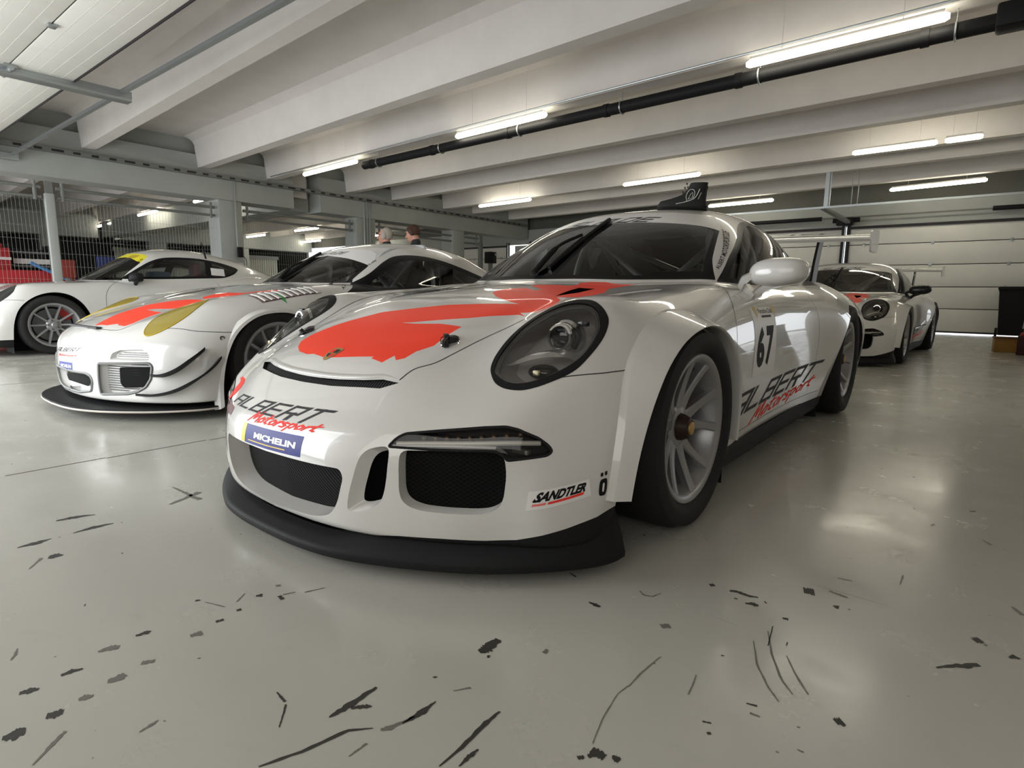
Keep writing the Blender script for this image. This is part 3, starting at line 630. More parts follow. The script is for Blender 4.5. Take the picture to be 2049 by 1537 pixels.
XG = -10.1
def hall():
    floor(); m = MB(); m.box((-14, 5.2, 3.58), (40, 17.2, .1)); struct(m, 'ceiling', CEIL)
    ye = (-4.6, -2.9, -1.55, .22, 1.64, 3.45, 4.8, 6.72, 8.06, 9.83, 11.0, 12.65)
    i = 0
    for y in ye:                                                    # webs of the double-tee slabs, one per row and bay
        for x0, x1 in ((XG-.02, 5.2), (-22.3, XG-.62), (-34, -22.9)):
            i += 1; yo = .05*(XG-x0) if x0 < XG-1 else 0; m = MB(); rows = []
            for x in (x0, x1):
                yy = y+.05*(XG-x); rows.append([(x, yy+a, z) for a, z in ((-.30, 3.54), (-.15, 3.46), (-.115, 3.40), (-.09, 3.0), (.09, 3.0), (.115, 3.40), (.15, 3.46), (.30, 3.54))])
            m.grid(rows); [m.add(r, [tuple(range(8))]) for r in rows]; struct(m, f'trim_{i}', CONC)
    for xg in (XG, -22.4):                                          # girders with a stepped ledge, split at the expansion gap
        for y0, y1 in ((-3.1, 5.3), (5.95, 13.55)):
            i += 1; m = MB(); m.box((xg-.27, (y0+y1)/2, 2.86), (.55, y1-y0, .75)); m.box((xg-.36, (y0+y1)/2, 3.38), (.42, y1-y0, .3)); struct(m, f'trim_{i}', GIRD)
    i += 1; m = MB(); m.box((-16.3, 5.62, 2.86), (11.6, .55, .72)); struct(m, f'trim_{i}', GIRD)
    i += 1; m = MB(); m.box((XG-.30, 5.62, 3.02), (.04, .34, .5)); struct(m, f'trim_{i}', CONC)
    for xg in (XG, -22.4):
        for y in (-2.3, .35-1.0, 3.95, 7.2, 10.4) if xg > -15 else (-2.3, 3.95, 7.2, 10.4):
            i += 1; m = MB(); m.box((xg-.27, y, 1.25), (.46, .46 if y != 7.2 else .56, 2.5), bev=.015); struct(m, f'trim_{i}', GIRD) if y != .35-1.0 else None
    m = MB(); m.box((5.25, 5.2, 1.8), (.1, 17.2, 3.6)); struct(m, 'wall_right', CONC)
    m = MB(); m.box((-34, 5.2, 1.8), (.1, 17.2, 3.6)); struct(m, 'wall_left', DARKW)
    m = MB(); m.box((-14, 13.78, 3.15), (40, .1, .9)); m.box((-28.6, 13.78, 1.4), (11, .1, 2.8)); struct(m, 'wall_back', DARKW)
    m = MB(); m.box((-14, -3.15, 3.05), (40, .12, 1.1)); m.box((2.2, -3.15, 1.4), (6.6, .12, 2.8)); m.box((-24.5, -3.15, 1.4), (20, .12, 2.8))
    for x in (-5.46, -10.02, -14.5): m.box((x, -3.15, 1.3), (.3, .14, 2.6))
    struct(m, 'wall_front', CONC)
    m = MB(); m.box((-14, 20.4, -.06), (60, 13, .1)); m.box((-14, -13, -.06), (60, 19.6, .1)); struct(m, 'trim_90', mat('outside_asphalt', (.30, .30, .30), .9))
def sectional_door(n, x0, x1, y, z0=.055, zt=2.28):
    """Closed sectional door seen from inside: panels, seams, hinges, bottom seal."""
    d = MB(); zs = [z0, .53, .985, 1.455, 1.915, zt]
    d.box(((x0+x1)/2, y+.05, (z0+zt)/2), (x1-x0-.05, .03, zt-z0), 1)
    for a, b in zip(zs[:-1], zs[1:]): d.box(((x0+x1)/2, y, (a+b)/2), (x1-x0-.06, .05, b-a-.016), 0, bev=.004)
    o = struct(d, f'door_{n}', [PANEL, DGAP])
    m = MB(); m.box(((x0+x1)/2, y, z0-.012), (x1-x0-.06, .045, .03)); m.build('bottom_seal', DGAP, o)
    for z in zs[1:-1]:
        for k in (.08, .36, .645, .93):
            m = MB(); m.box((x0+(x1-x0)*k, y-.03, z), (.055, .02, .075), bev=.006); m.tube([(x0+(x1-x0)*k-.03, y-.043, z), (x0+(x1-x0)*k+.03, y-.043, z)], .009, n=8); m.build('hinge', GALV, o)
    m = MB(); m.box(((x0+x1)/2, y-.02, zt+.015), (x1-x0-.02, .10, .055)); m.build('header_seal', DGAP, o)
    for s, x in ((-1, x0+.03), (1, x1-.03)):
        m = MB(); m.box((x, y-.03, 1.2), (.075, .09, 2.4)); m.box((x, y-.08, 1.2), (.02, .02, 2.4)); m.build('guide_rail', DGAP, o); m = MB(); m.box((x+.03*s, -.0+y-.08, 1.2), (.012, .02, 2.4)); m.build('rail_edge', GALV, o)
    return o
def back_doors():
    for n, (x0, x1) in ((1, (-.98, 3.5)), (2, (-5.5, -1.02)), (3, (-10.0, -5.54)), (5, (-15.2, -10.9)), (6, (-19.8, -15.4))):
        sectional_door(n, x0, x1, 13.6)
    m = MB()
    for x in (-5.52, -10.4, 3.9): m.box((x, 13.65, 1.15), (.14 if x > -10 else .5, .12, 2.3))
    m.box((-7, 13.66, 2.56), (24, .08, .45)); struct(m, 'trim_91', GIRD)
def open_door(n, x0, x1):
    """Sectional door pushed up and lying flat under the ceiling on its tracks."""
    d = MB(); z = 2.70; ys = [.21-.485*k for k in range(6)]
    for a, b in zip(ys[1:], ys[:-1]):
        d.box(((x0+x1)/2, (a+b)/2, z+.03), (x1-x0, b-a-.012, .04), 0, bev=.004)
        for q in (.2, .4, .6, .8): d.box(((x0+x1)/2, a+(b-a)*q, z+.0107), (x1-x0-.02, .004, .003), 0)
        d.box(((x0+x1)/2, a, z+.035), (x1-x0, .014, .03), 1)
    o = struct(d, f'door_{n}', [PANEL, DGAP]); m = MB(); m.box(((x0+x1)/2, .215, z+.03), (x1-x0, .014, .055)); m.build('top_seal', DGAP, o)
    for x in (x0-.03, x1+.03):
        m = MB(); m.box((x, -1.05, z-.035), (.07, 3.5, .05), bev=.004); m.box((x+(.03 if x < x0 else -.03), -1.05, z+.005), (.015, 3.5, .06)); m.build('track', GALV, o)
    for a in ys[1:-1]:
        for q in (.30, .72): m = MB(); m.box((x0+(x1-x0)*q, a, z-.0), (.07, .06, .02), bev=.004); m.build('hinge', GALV, o)
        for x in (x0+.04, x1-.04): m = MB(); m.tube([(x-.05, a, z-.025), (x+.05, a, z-.025)], .022, n=12); m.box((x, a, z-.0), (.07, .09, .03)); m.build('roller', GALV, o)
    return o
def light(x, y, rz, ln, label, group, z=2.9, dim=1):
    t = thing('tube_light', label, 'light', (x, y, z), rz, group)
    m = MB(); m.tube([(-ln/2, 0, 0), (-ln/2+.03, 0, 0), (ln/2-.03, 0, 0), (ln/2, 0, 0)], [.02, .034, .034, .02], n=14); m.build('diffuser', TUBE, t)
    m = MB(); m.box((0, 0, .042), (ln*.96, .05, .03), bev=.006); m.build('housing', CONC, t)
    for s in (-1, 1): m = MB(); m.tube([(s*ln*.3, 0, .05), (s*ln*.3, 0, .62)], .0025, n=6); m.build('hanger', CONC, t)
    return t
def lights():
    A = lambda a, b: ((a[0]+b[0])/2, (a[1]+b[1])/2, math.atan2(b[1]-a[1], b[0]-a[0]), math.hypot(b[0]-a[0], b[1]-a[1]))
    near = 'tube lights along the ceiling of the car hall'; far = 'lit tubes in the bay beyond the mesh fence'
    for a, b, lb in (((-.38, 4.16), (1.16, 4.10), 'brightest and largest tube light, beside the dark pipe at upper right'), ((-4.38, 4.37), (-2.78, 4.28), 'lit tube beside the dark pipe, next one left of the largest tube'), ((-8.56, 4.6), (-6.8, 4.49), 'lit tube at the left end of the dark pipe'),
        ((-8.5, 9.43), (-6.8, 9.32), 'lit tube above the left A-pillar of the front race car'), ((-4.2, 8.92), (-2.6, 8.78), 'lit tube just above the black shoe on the car roof'), ((-.18, 8.61), (.86, 8.57), 'longer lit tube of a touching pair at right'), ((.95, 8.55), (1.36, 8.53), 'short lit tube butted to the right end of a longer one'),
        ((-3.86, 12.62), (-2.34, 12.5), 'lit tube running behind the black shoe on the roof'), ((-.11, 12.5), (1.42, 12.25), 'lit tube above the galvanised rail by the back door')):
        light(*A(a, b), lb, near)
    for x, y, lb in ((-13.1, 4.85, 'round-looking lit lamp just left of the first grey column'), (-17.3, 5.05, 'upper of two lit tubes seen through the mesh fence at left'), (-22.0, 5.4, 'lower lit tube through the mesh, above the coupe bonnet'), (-21.3, 10.35, 'small lit tube right beside the first grey column, behind mesh'), (-17.3, 10.1, 'lit tube between the two grey columns, higher one'), (-21.6, 14.6-1.6, 'lit tube just left of the second grey column, above the car roof'), (-17.2, 12.9, 'lit lamp between the two men'), (-12.6, 9.9, 'dim tube right of the two men')):
        light(x, y, -.05, 1.6, lb, far)
    light(4.3, 3.95, -.05, 1.6, 'added unseen tube light at the right end of the pipe row, past the picture edge', near); light(4.2, 8.35, -.05, 1.6, 'added unseen tube light over the right hand bay, past the picture edge', near)  # unseen tubes continuing the rows, added to brighten the right side
def services():
    m = MB(); P = [(-6.7, 4.566, 2.83), (-5, 4.50, 2.83), (0, 4.305, 2.83), (4.8, 4.115, 2.83)]; m.tube(P, .062, n=20)
    for k in range(8): x = -6.5+1.5*k; y = 4.685-.0396*(x+9.6); m.tube([(x-.03, y, 2.83), (x+.03, y-.001, 2.83)], .071, n=20)
    t = thing('drain_pipe', 'black drain pipe running under the beams beside the tube lights', 'pipe'); m.build('pipe', BLK, t)
    for k in range(8):
        x = -6.3+1.5*k; y = 4.685-.0396*(x+9.6); m = MB(); m.tube([(x, y+.072*math.sin(a), 2.83-.072*math.cos(a)) for a in np.linspace(-2.4, 2.4, 15)], .008, n=6); m.tube([(x, y, 2.9), (x, y, 3.5)], .004, n=6); m.build('pipe_clip', GALV, t)
    m = MB(); m.box((1.72, 4.20, 2.83), (.55, .22, .17), bev=.02); m.box((1.62, 4.17, 3.0), (.16, .12, .22), bev=.01); m.build('pipe_junction', BLK, t)
    m = MB(); m.tube([(-9.6, 4.52, 2.965), (4.8, 3.82, 2.965)], .011, n=8); tag(m.build('cable_conduit', GALV), 'thin steel conduit above the black drain pipe', 'conduit')
    t = thing('cable_tray', 'grey perforated cable tray running along the left girder', 'cable tray'); m = MB(); m.box((XG+.06, 5.2, 2.86), (.10, 16.4, .008)); m.box((XG+.11, 5.2, 2.89), (.006, 16.4, .06)); m.build('tray', STEEL, t)
    m = MB()
    for k in range(64): m.box((XG+.115, -2.8+.25*k, 2.885), (.004, .10 if k % 4 else .16, .035))
    o = m.build('tray_slots', DGAP, t); o['kind'] = 'stuff'
    for q in (-.03, 0, .03): m = MB(); m.tube(smooth_open([(XG+.06+q, -3+2.0*k, 2.875+.008*math.sin(k*2.1+q*90)) for k in range(9)], 4), .012, n=6); m.build('cable', BLK, t)
    m = MB(); m.tube([(XG+.02, 4.02, 2.86), (XG+.02, 4.02, 1.62)], .012, n=8); t = thing('socket_box', 'small black wall socket with cable on the first grey column', 'socket'); m.build('conduit', GALV, t); m = MB(); m.box((XG+.03, 4.06, 1.50), (.06, .10, .20), bev=.01); m.build('socket', BLK, t); m = MB(); m.box((XG+.02, 4.0, 1.12), (.05, .22, .34), bev=.01); m.build('junction_box', CONC, t)
    m = MB(); m.tube(smooth_open([(XG+.05, 4.12, 1.42), (XG+.07, 4.16, 1.3), (XG+.05, 4.10, .9)], 5), .007, n=6); m.build('cable', BLK, t)
    m = MB()
    for q in (-.08, .0, .08): m.tube([(XG+.01, 7.2+q, 2.85), (XG+.01, 7.2+q, .9)], .018, n=8)
    tag(m.build('conduit_group', GALV), 'vertical steel conduits on the second grey column', 'conduit')
    # door hardware: cross bars tying the track ends
    t = thing('crossbar', 'long galvanised bar tying the open door tracks, upper left', 'rail'); m = MB(); m.box((-5.4, .62, 2.72), (9.6, .045, .03)); m.box((-5.4, .64, 2.745), (9.6, .008, .05)); m.build('bar', GALV, t)
    t = thing('crossbar', 'galvanised bar across the hall in front of the back doors', 'rail'); m = MB(); m.box((-1.4, 10.5, 2.385), (9.6, .045, .035)); m.build('bar', GALV, t)
    for x in (-.86, 3.4): m = MB(); m.box((x, 10.5, 2.75), (.07, .05, .72)); m.box((x+.05, 10.52, 2.75), (.015, .04, .72)); m.build('hanger', GALV, t)
    for x in (-.52, -.42): m = MB(); m.tube([(x, 10.9, 3.1), (x, 10.9, 2.3)], .008, n=6); m.build('tie_rod', GALV, t)
    t = thing('door_track', 'dark steel door track sloping back to the post between the doors', 'track'); m = MB(); m.box((-.93, 12.1, 2.40), (.09, 2.9, .07), bev=.01); m.build('rail', STEEL, t); m = MB(); m.box((-1.0, 13.35, 2.42), (.34, .22, .16), bev=.02); m.tube([(-1.25, 13.35, 2.45), (-.72, 13.35, 2.45)], .05, n=14); m.build('track_bracket', BLK, t)
    t = thing('door_spring', 'dark torsion spring shaft above the back door', 'spring'); m = MB(); m.tube([(-4.4, 13.42, 2.52), (3.3, 13.42, 2.52)], .016, n=8); m.build('shaft', STEEL, t)
    for x0, x1 in ((-3.2, -1.5), (1.55, 3.2)): m = MB(); m.tube([(x0, 13.42, 2.52), (x1, 13.42, 2.52)], .045, n=14); m.build('spring', BLK, t)
def fence():
    X = XG-.12; seg = ((-2.9, 1.00, 'grey wire mesh fence panel at far left beside the coupe bonnet'), (1.16, 3.70, 'grey wire mesh fence panel behind the coupe roof'), (4.22, 6.88, 'grey wire mesh fence panel between the two grey columns'), (7.55, 11.3, 'grey wire mesh fence panel behind the two men'))
    for y0, y1, lb in seg:
        t = thing('mesh_fence', lb, 'fence', (0, 0, 0), 0, 'wire mesh fence panels')
        for z, r in ((2.33, .028), (2.18, .024)): m = MB(); m.tube([(X, y0+.02, z), (X, y1-.02, z)], r, n=10); m.build('rail', STEEL, t)
        for y in (y0+.1, y1-.1): m = MB(); m.tube([(X+.01, y, 2.13), (X+.01, y, 2.42)], .026, n=8); m.build('rail_bracket', STEEL, t)
        m = MB(); k = int((y1-y0)/.05)
        for j in range(k+1): y = y0+(y1-y0)*j/k; m.box((X, y, 1.1), (.0022, .0022, 2.12))
        for j in range(11): m.box((X+.004, (y0+y1)/2, .06+.208*j), (.0022, y1-y0, .0022))
        o = m.build('wire_mesh', GIRD, t, 0)
    for y, lb in ((1.08, 'pale steel fence post behind the coupe windscreen'), (11.4, 'dark steel fence post right of the two men')):
        t = thing('fence_post', lb, 'post'); m = MB(); m.box((X, y, 1.12), (.10, .12, 2.24), bev=.008); m.build('post', GIRD if y < 5 else STEEL, t); m = MB(); m.box((X+.02, y, 2.3), (.03, .10, .26)); m.build('post_clamp', STEEL, t); m = MB(); m.box((X, y, .008), (.2, .22, .016)); m.build('base_plate', STEEL, t)
# ------------------------------------------------------------------ cars: shared pieces
def carve(sp_, regions, h=.012):
    """Skin of half a car, cut into tagged regions, then mirrored to the whole."""
    s = make_shell(sp_, h); s.cut(lambda V: V[:, 0], -1); s.V[np.abs(s.V[:, 0]) < 2e-4, 0] = 0
    for tg, g, only, lv in regions:
        for q in range(lv): s.refine(lambda V: np.abs(g(V)) < h*(1.6 if q == 0 else .8))
        s.cut(g, tg, only)
    V, T, tags = s.take(np.unique(s.tag[s.tag >= 0]))
    n = len(V); mid = V[:, 0] < 1e-4; V[mid, 0] = 0; mi = np.where(mid, np.arange(n), np.arange(n)+n)
    V2 = np.concatenate([V, V*[-1, 1, 1]]); T2 = np.concatenate([T, mi[T][:, ::-1]])
    r = Shell(V2, T2, s.f); r.tag = np.concatenate([tags, tags]); f0 = s.f
    r.f = lambda P: f0(P*[1, 1, 1]); return r
def p_side(poly, lo=.5): return lambda V: np.maximum(poly_sd(poly, V[:, 1:3]), lo-V[:, 0])
def p_front(poly, ymax=0): return lambda V: np.maximum(poly_sd(poly, V[:, [0, 2]]), V[:, 1]-ymax)
def p_top(poly, zmin=.3): return lambda V: np.maximum(poly_sd(poly, V[:, :2]), zmin-V[:, 2])
def nrm(f, V):
    g = grad(f, V); return g/np.maximum(np.linalg.norm(g, axis=1), 1e-9)[:, None]
def panel(sh, tags, slots, name, mats, parent, off=0.):
    V, T, tg = sh.take(tags); n = nrm(sh.f, V); m = MB(); m.add(V+n*off, T); m.M = [slots.get(int(k), 0) for k in tg]
    return m.build(name, mats, parent, normals=n)
def side_of(V, T, sgn): k = (V[T].mean(1)[:, 0]*sgn) > 0; u, i = np.unique(T[k], return_inverse=True); return V[u], i.reshape(-1, 3)
def recess(mb, V, T, vec, shrink=1., mw=0, mc=1, steps=4, ease=1.):
    vec = np.array(vec, float)
    for L in loops(T):
        P = V[L]; c = P.mean(0); R = []
        for k in range(steps+1):
            u = k/steps; sc = 1+(shrink-1)*u**ease; R.append(c+(P-c)*sc+vec*u)
        mb.grid(np.stack(R), mw, closed=True, flip=True)
    if mc is not None: mb.add(c+(V-c)*shrink+vec, T, mc)
def wheel(name, parent, c, R_, W_, side, ns=5, twin=True, rr=.243):
    """Tyre, rim, brake; side=+1 faces +x. c is the middle of the outer rim face."""
    t = thing(name, None, None, c, 0 if side > 0 else math.pi); t.parent = parent; d = R_-rr
    m = MB(); w = W_; prof = [(-.012, rr-.006), (.004, rr+.002), (.016, rr+d*.22), (.022, rr+d*.5), (.014, rr+d*.8), (-.004, R_-.012), (-.022, R_-.002), (-.05, R_), (-w+.07, R_), (-w+.03, R_-.006), (-w, rr+d*.5), (-w+.02, rr)]
    m.lathe(prof, 72); m.build('tyre', RUB, t, smooth=50)
    m = MB(); m.lathe([(-.014, rr-.03), (-.004, rr-.026), (.004, rr-.014), (.004, rr-.004), (-.004, rr+.002), (-.014, rr+.001), (-.03, rr-.012), (-.20, rr-.02), (-.21, rr-.045), (-.10, rr-.052), (-.03, rr-.04)], 72, closed=True)
    K = ns*2 if twin else ns; hub = .062
    for k in range(K):
        if twin:
            b = 2*math.pi*(k//2+.12)/ns; s_ = -1 if k % 2 else 1; a0, a1 = b+s_*.2, b+s_*.30
        else: a0 = a1 = 2*math.pi*k/K
        ring = []
        for q in range(9):
            u = q/8; r = hub-.012+(rr-.026-hub+.012)*u; a = a0+(a1-a0)*u**.8; x = -.052+.048*u**1.6
            wd = (.030*(1-u)**2+.021+.012*u*u)/2 if twin else (.026-.006*u)/2; dp = .04-.012*u; cs, sn = math.cos(a), math.sin(a)
            row = []
            for px, pw in ((x-dp, -wd*.8), (x-.006, -wd), (x, -wd*.72), (x, wd*.72), (x-.006, wd), (x-dp, wd*.8)):
                row.append((px, r*cs-pw*sn, r*sn+pw*cs))
            ring.append(row)
        m.grid(ring, closed=True)
    m.lathe([(-.10, .03), (-.10, hub+.012), (-.058, hub+.012), (-.05, hub), (-.05, .02)], 32, closed=True)
    m.build('rim', RIMM, t, smooth=40)
    m = MB(); m.lathe([(-.052, .046), (-.04, .044), (-.022, .035), (-.016, .033), (-.013, .029), (-.013, 0)] if twin else [(-.052, .03), (-.03, .03), (-.024, .02), (-.024, 0)], 12 if twin else 24); nut = m.build('hub_nut' if twin else 'hub_cap', NUT if twin else RIMM, t, smooth=30)
    if twin: m = MB(); m.lathe([(-.014, .022), (-.009, .021), (-.007, .016), (-.007, 0)], 24); m.build('hub_emblem', GOLD, nut)
    else:
        for k in range(5):
            a = 2*math.pi*(k+.5)/5; m = MB(); m.lathe([(-.056, .009), (-.04, .009), (-.036, .006), (-.036, 0)], 8, c=(0, .052*math.cos(a), .052*math.sin(a))); m.build('wheel_nut', DISC, nut)
    m = MB(); m.lathe([(-.15, .07), (-.15, .185), (-.118, .185), (-.118, .07)], 48, closed=True); m.lathe([(-.16, .0), (-.16, .08), (-.105, .075), (-.105, 0)], 24); m.build('brake_disc', DISC, t)
    m = MB(); m.lathe([(-.165, .13), (-.165, .205), (-.103, .205), (-.103, .13)], 12, closed=True, arc=(.35 if side > 0 else math.pi-1.15, 1.15 if side > 0 else math.pi-.35)); m.build('brake_caliper', CALI, t)
    return t
def well(name, parent, poly, sgn, x0, x1):
    """Dark wheel-house lining behind an arch opening."""
    m = MB(); P = np.array(poly); m.grid(np.stack([np.c_[np.full(len(P), sgn*x), P] for x in (x1, (x0+x1)/2, x0)]), flip=sgn < 0)
    m.add([(sgn*x0, *p) for p in P], [tuple(range(len(P)))[::int(sgn)]]); return m.build(name, BLK, parent)
def seat(name, parent, x, y, z):
    m = MB(); sec = []
    for u, yy, zz, w, wing in ((0, -.28, .16, .20, .06), (.15, -.1, .10, .21, .1), (.3, .1, .07, .20, .11), (.42, .2, .10, .2, .13), (.55, .27, .27, .2, .14), (.7, .33, .46, .23, .13), (.85, .38, .62, .2, .10), (.93, .4, .70, .16, .15), (1, .42, .80, .14, .13)):
        row = []
        for v in np.linspace(-1, 1, 9): row.append((x+v*w, y+yy-(wing*abs(v)**4 if u > .4 else 0), z+zz+(wing*abs(v)**4 if u <= .4 else 0)))
        sec.append(row)
    A = np.array(sec); B = A+np.array([0, .05, -.03]); m.grid(A); m.grid(B, flip=True)
    for e in ((A[:, 0], B[:, 0]), (B[:, -1], A[:, -1]), (A[-1], B[-1]), (B[0], A[0])): m.grid(np.stack(e))
    return m.build(name, SEATM, parent, smooth=60)
def cabin(root, cage=True, sx=.36, both=False, z0=.12, dash_z=.76):
    m = MB(); m.box((0, 1.35, z0), (1.5, 1.9, .04)); m.box((0, .52, .45), (1.5, .06, .62)); m.box((0, 2.35, .5), (1.4, .05, .66)); m.build('cabin_floor', DASH, root)
    m = MB(); pr = [(.52, dash_z-.1), (.56, dash_z+.01), (.70, dash_z+.03), (.86, dash_z+.02), (.93, dash_z-.04), (.93, dash_z-.2), (.55, dash_z-.25)]
    m.prism(pr, -.66, .66, ax=0); m.box((sx, .92, dash_z+.045), (.34, .12, .06), bev=.02); m.build('dashboard', DASH, root)
    for s in ((sx, -sx) if both else (sx,)): seat('seat', root, s, 1.42, .14)
    m = MB(); a = np.linspace(0, 2*math.pi, 33)[:-1]; R_ = rotx(-.42); m.tube([R_@np.array((.17*math.cos(t), 0, .17*math.sin(t)))+(sx, 1.02, .70) for t in a], .014, closed=True)
    for t in (0, 2.3, math.pi): m.tube([(sx, 1.0, .69), R_@np.array((.165*math.cos(t), 0, .165*math.sin(t)))+(sx, 1.02, .70)], .012)
    m.build('steering_wheel', SEATM, root)
    if cage:
        m = MB(); T_ = lambda *p: m.tube(smooth_open(p, 6), .019, n=10)
        T_((-.60, 1.62, .2), (-.60, 1.62, .8), (-.50, 1.62, 1.09), (-.38, 1.62, 1.145), (.38, 1.62, 1.145), (.50, 1.62, 1.09), (.60, 1.62, .8), (.60, 1.62, .2))
        for s in (-1, 1):
            T_((s*.60, .80, .3), (s*.60, .80, .72), (s*.55, 1.0, .93), (s*.47, 1.24, 1.08), (s*.45, 1.62, 1.11)); m.tube([(s*.44, 1.62, 1.12), (s*.48, 2.5, .62)], .019)
            m.tube([(s*.60, .85, .60), (s*.60, 1.62, .38)], .019); m.tube([(s*.60, .85, .36), (s*.60, 1.62, .62)], .019)
        m.tube([(-.44, 1.62, 1.12), (.52, 1.65, .35)], .019); m.tube([(.44, 1.62, 1.12), (-.52, 1.65, .35)], .019); m.tube([(-.46, 1.24, 1.075), (.46, 1.24, 1.075)], .019)
        m.tube([(-.42, 1.64, 1.11), (.46, 2.45, .66)], .019); m.tube([(.42, 1.64, 1.11), (-.46, 2.45, .66)], .019); m.build('roll_cage', CAGE, root)
def wiper(root, f, base, mid, tip, blade):
    """Arm from base over mid to tip, blade (two ends) lying on the glass."""
    P, ok = drop(f, np.array([(p[0], -1.3, p[1]) for p in (base, mid, tip)]), (0, 1, 0), 3.2); g = nrm(f, P)
    t = thing('windscreen_wiper', None, None); t.parent = root
    m = MB(); m.tube(smooth_open(P+g*np.array([[.015], [.04], [.03]]), 6), [.014]*6+[.008]*7, n=8); m.build('wiper_arm', BLK, t)
    u = np.linspace(0, 1, 12)[:, None]; B = np.array(blade[0])*(1-u)+np.array(blade[1])*u; Q, ok = drop(f, np.c_[B[:, 0], np.full(12, -1.3), B[:, 1]], (0, 1, 0), 3.2); g = nrm(f, Q)
    m = MB(); m.tube(Q+g*.012, .012, n=6); m.build('wiper_blade', BLKG, t)
# ------------------------------------------------------------------ the cup car
LAMP = [(.561, -.594), (.544, -.563), (.534, -.523), (.526, -.469), (.524, -.403), (.535, -.344), (.560, -.305), (.593, -.282), (.633, -.264), (.672, -.262), (.714, -.282), (.747, -.301), (.765, -.318), (.776, -.349), (.779, -.382), (.776, -.425), (.767, -.474), (.751, -.511), (.729, -.545), (.705, -.575), (.677, -.6), (.648, -.614), (.621, -.62), (.592, -.616)]
LAMPI = [(.571, -.59), (.557, -.562), (.548, -.524), (.542, -.469), (.54, -.407), (.557, -.358), (.585, -.327), (.619, -.301), (.651, -.292), (.685, -.294), (.719, -.31), (.743, -.33), (.757, -.352), (.763, -.38), (.764, -.414), (.758, -.454), (.741, -.497), (.719, -.532), (.695, -.562), (.666, -.586), (.64, -.599), (.614, -.603), (.588, -.599)]
REDP = [(-.237, -.687), (-.289, -.643), (-.297, -.598), (-.265, -.532), (-.222, -.46), (-.164, -.376), (-.025, -.319), (.079, -.269), (.206, -.243), (.295, -.231), (.358, -.212), (.318, -.202), (.258, -.176), (.177, -.123), (.1, -.053), (.057, .039), (.077, .09), (.124, .126), (.221, .058), (.237, .088), (.082, .214), (.081, .267), (.15, .277), (.238, .278), (.245, .337), (.193, .427), (.231, .456), (.304, .472), (.383, .453), (.458, .457), (.447, .39), (.447, .324), (.435, .264), (.478, .163), (.5, .113), (.51, -.03), (.41, -.063), (.452, -.099), (.47, -.136), (.49, -.21), (.47, -.27), (.42, -.285), (.46, -.313), (.428, -.303), (.291, -.387), (.221, -.413), (.096, -.461), (.056, -.472), (.12, -.471), (.222, -.455), (.323, -.458), (.324, -.522), (.33, -.585), (.302, -.63), (.297, -.67), (.278, -.687), (.253, -.671), (.242, -.709), (.184, -.703), (.186, -.694), (.051, -.723), (-.011, -.733), (-.09, -.72), (-.123, -.724), (-.187, -.712)]
GRILLE = rounded([(-.306, .283), (.306, .283), (.318, .26), (.296, .185), (.262, .145), (.2, .127), (0, .118), (-.2, .127), (-.262, .145), (-.296, .185), (-.318, .26)], .03)
SLOT = smooth_closed([(.385, .32), (.402, .338), (.428, .341), (.433, .29), (.427, .233), (.41, .205), (.377, .186), (.352, .183), (.35, .2), (.37, .263)], 5)
SLOTW = smooth_closed([(.365, .325), (.395, .347), (.432, .346), (.437, .29), (.43, .23), (.412, .198), (.37, .176), (.333, .17), (.328, .19), (.346, .26)], 5)
INTAKE = rounded([(.462, .346), (.684, .358), (.703, .342), (.707, .30), (.70, .235), (.689, .209), (.666, .194), (.637, .19), (.568, .19), (.518, .193), (.49, .202), (.474, .217), (.468, .24)], .02)
INTAKEW = rounded([(.44, .36), (.70, .372), (.722, .345), (.722, .30), (.715, .215), (.70, .185), (.66, .166), (.62, .158), (.55, .157), (.49, .165), (.463, .18), (.452, .22)], .03)
DRL = rounded([(.428, .352), (.442, .374), (.459, .386), (.544, .399), (.643, .413), (.689, .417), (.716, .411), (.757, .391), (.779, .372), (.788, .357), (.781, .347), (.746, .341), (.707, .335), (.701, .347), (.683, .358), (.66, .359), (.536, .353)], .008)
STRIP = [(-.358, .5), (-.303, .505), (-.246, .4985), (-.185, .4945), (-.119, .4915), (-.027, .490), (.047, .4905), (.145, .4935), (.243, .4995), (.303, .505), (.358, .5), (.315, .4835), (.258, .482), (.136, .4755), (.0, .474), (-.136, .4755), (-.258, .482), (-.315, .4835)]
ARCHF = smooth_open([(-.452, .03), (-.445, .21), (-.41, .37), (-.335, .51), (-.21, .605), (-.06, .648), (.08, .648), (.215, .60), (.315, .51), (.375, .40), (.405, .25), (.415, .03)], 5)
ARCHR = smooth_open([(2.05, .03), (2.06, .2), (2.095, .36), (2.165, .50), (2.275, .605), (2.41, .658), (2.52, .658), (2.65, .61), (2.77, .51), (2.84, .38), (2.87, .2), (2.88, .03)], 5)
WB_X = [0, .2, .28, .40, .457, .563, .656, .724, .78, .82, .865, .885, .95]
WB_Z = [.078, .080, .084, .108, .115, .119, .119, .125, .141, .155, .175, .195, .215]
WINS = rounded([(.725, .805), (.92, .922), (1.28, 1.095), (1.44, 1.138), (1.60, 1.146), (1.85, 1.13), (2.08, 1.07), (2.28, .965), (2.37, .885), (2.35, .845), (2.2, .82), (1.9, .806), (.96, .797)], [.01, .05, .1, .1, .1, .1, .1, .1, .05, .03, .1, .1, .05])
WSC = [(0, .70), (.735, .70), (.698, .795), (.628, .908), (.59, .995), (.553, 1.072), (.52, 1.112), (.472, 1.146), (.40, 1.162), (.2, 1.179), (0, 1.186)]
def low_top(sp_): return lambda V: ev(sp_['T'], np.abs(V[:, 0]), V[:, 1])
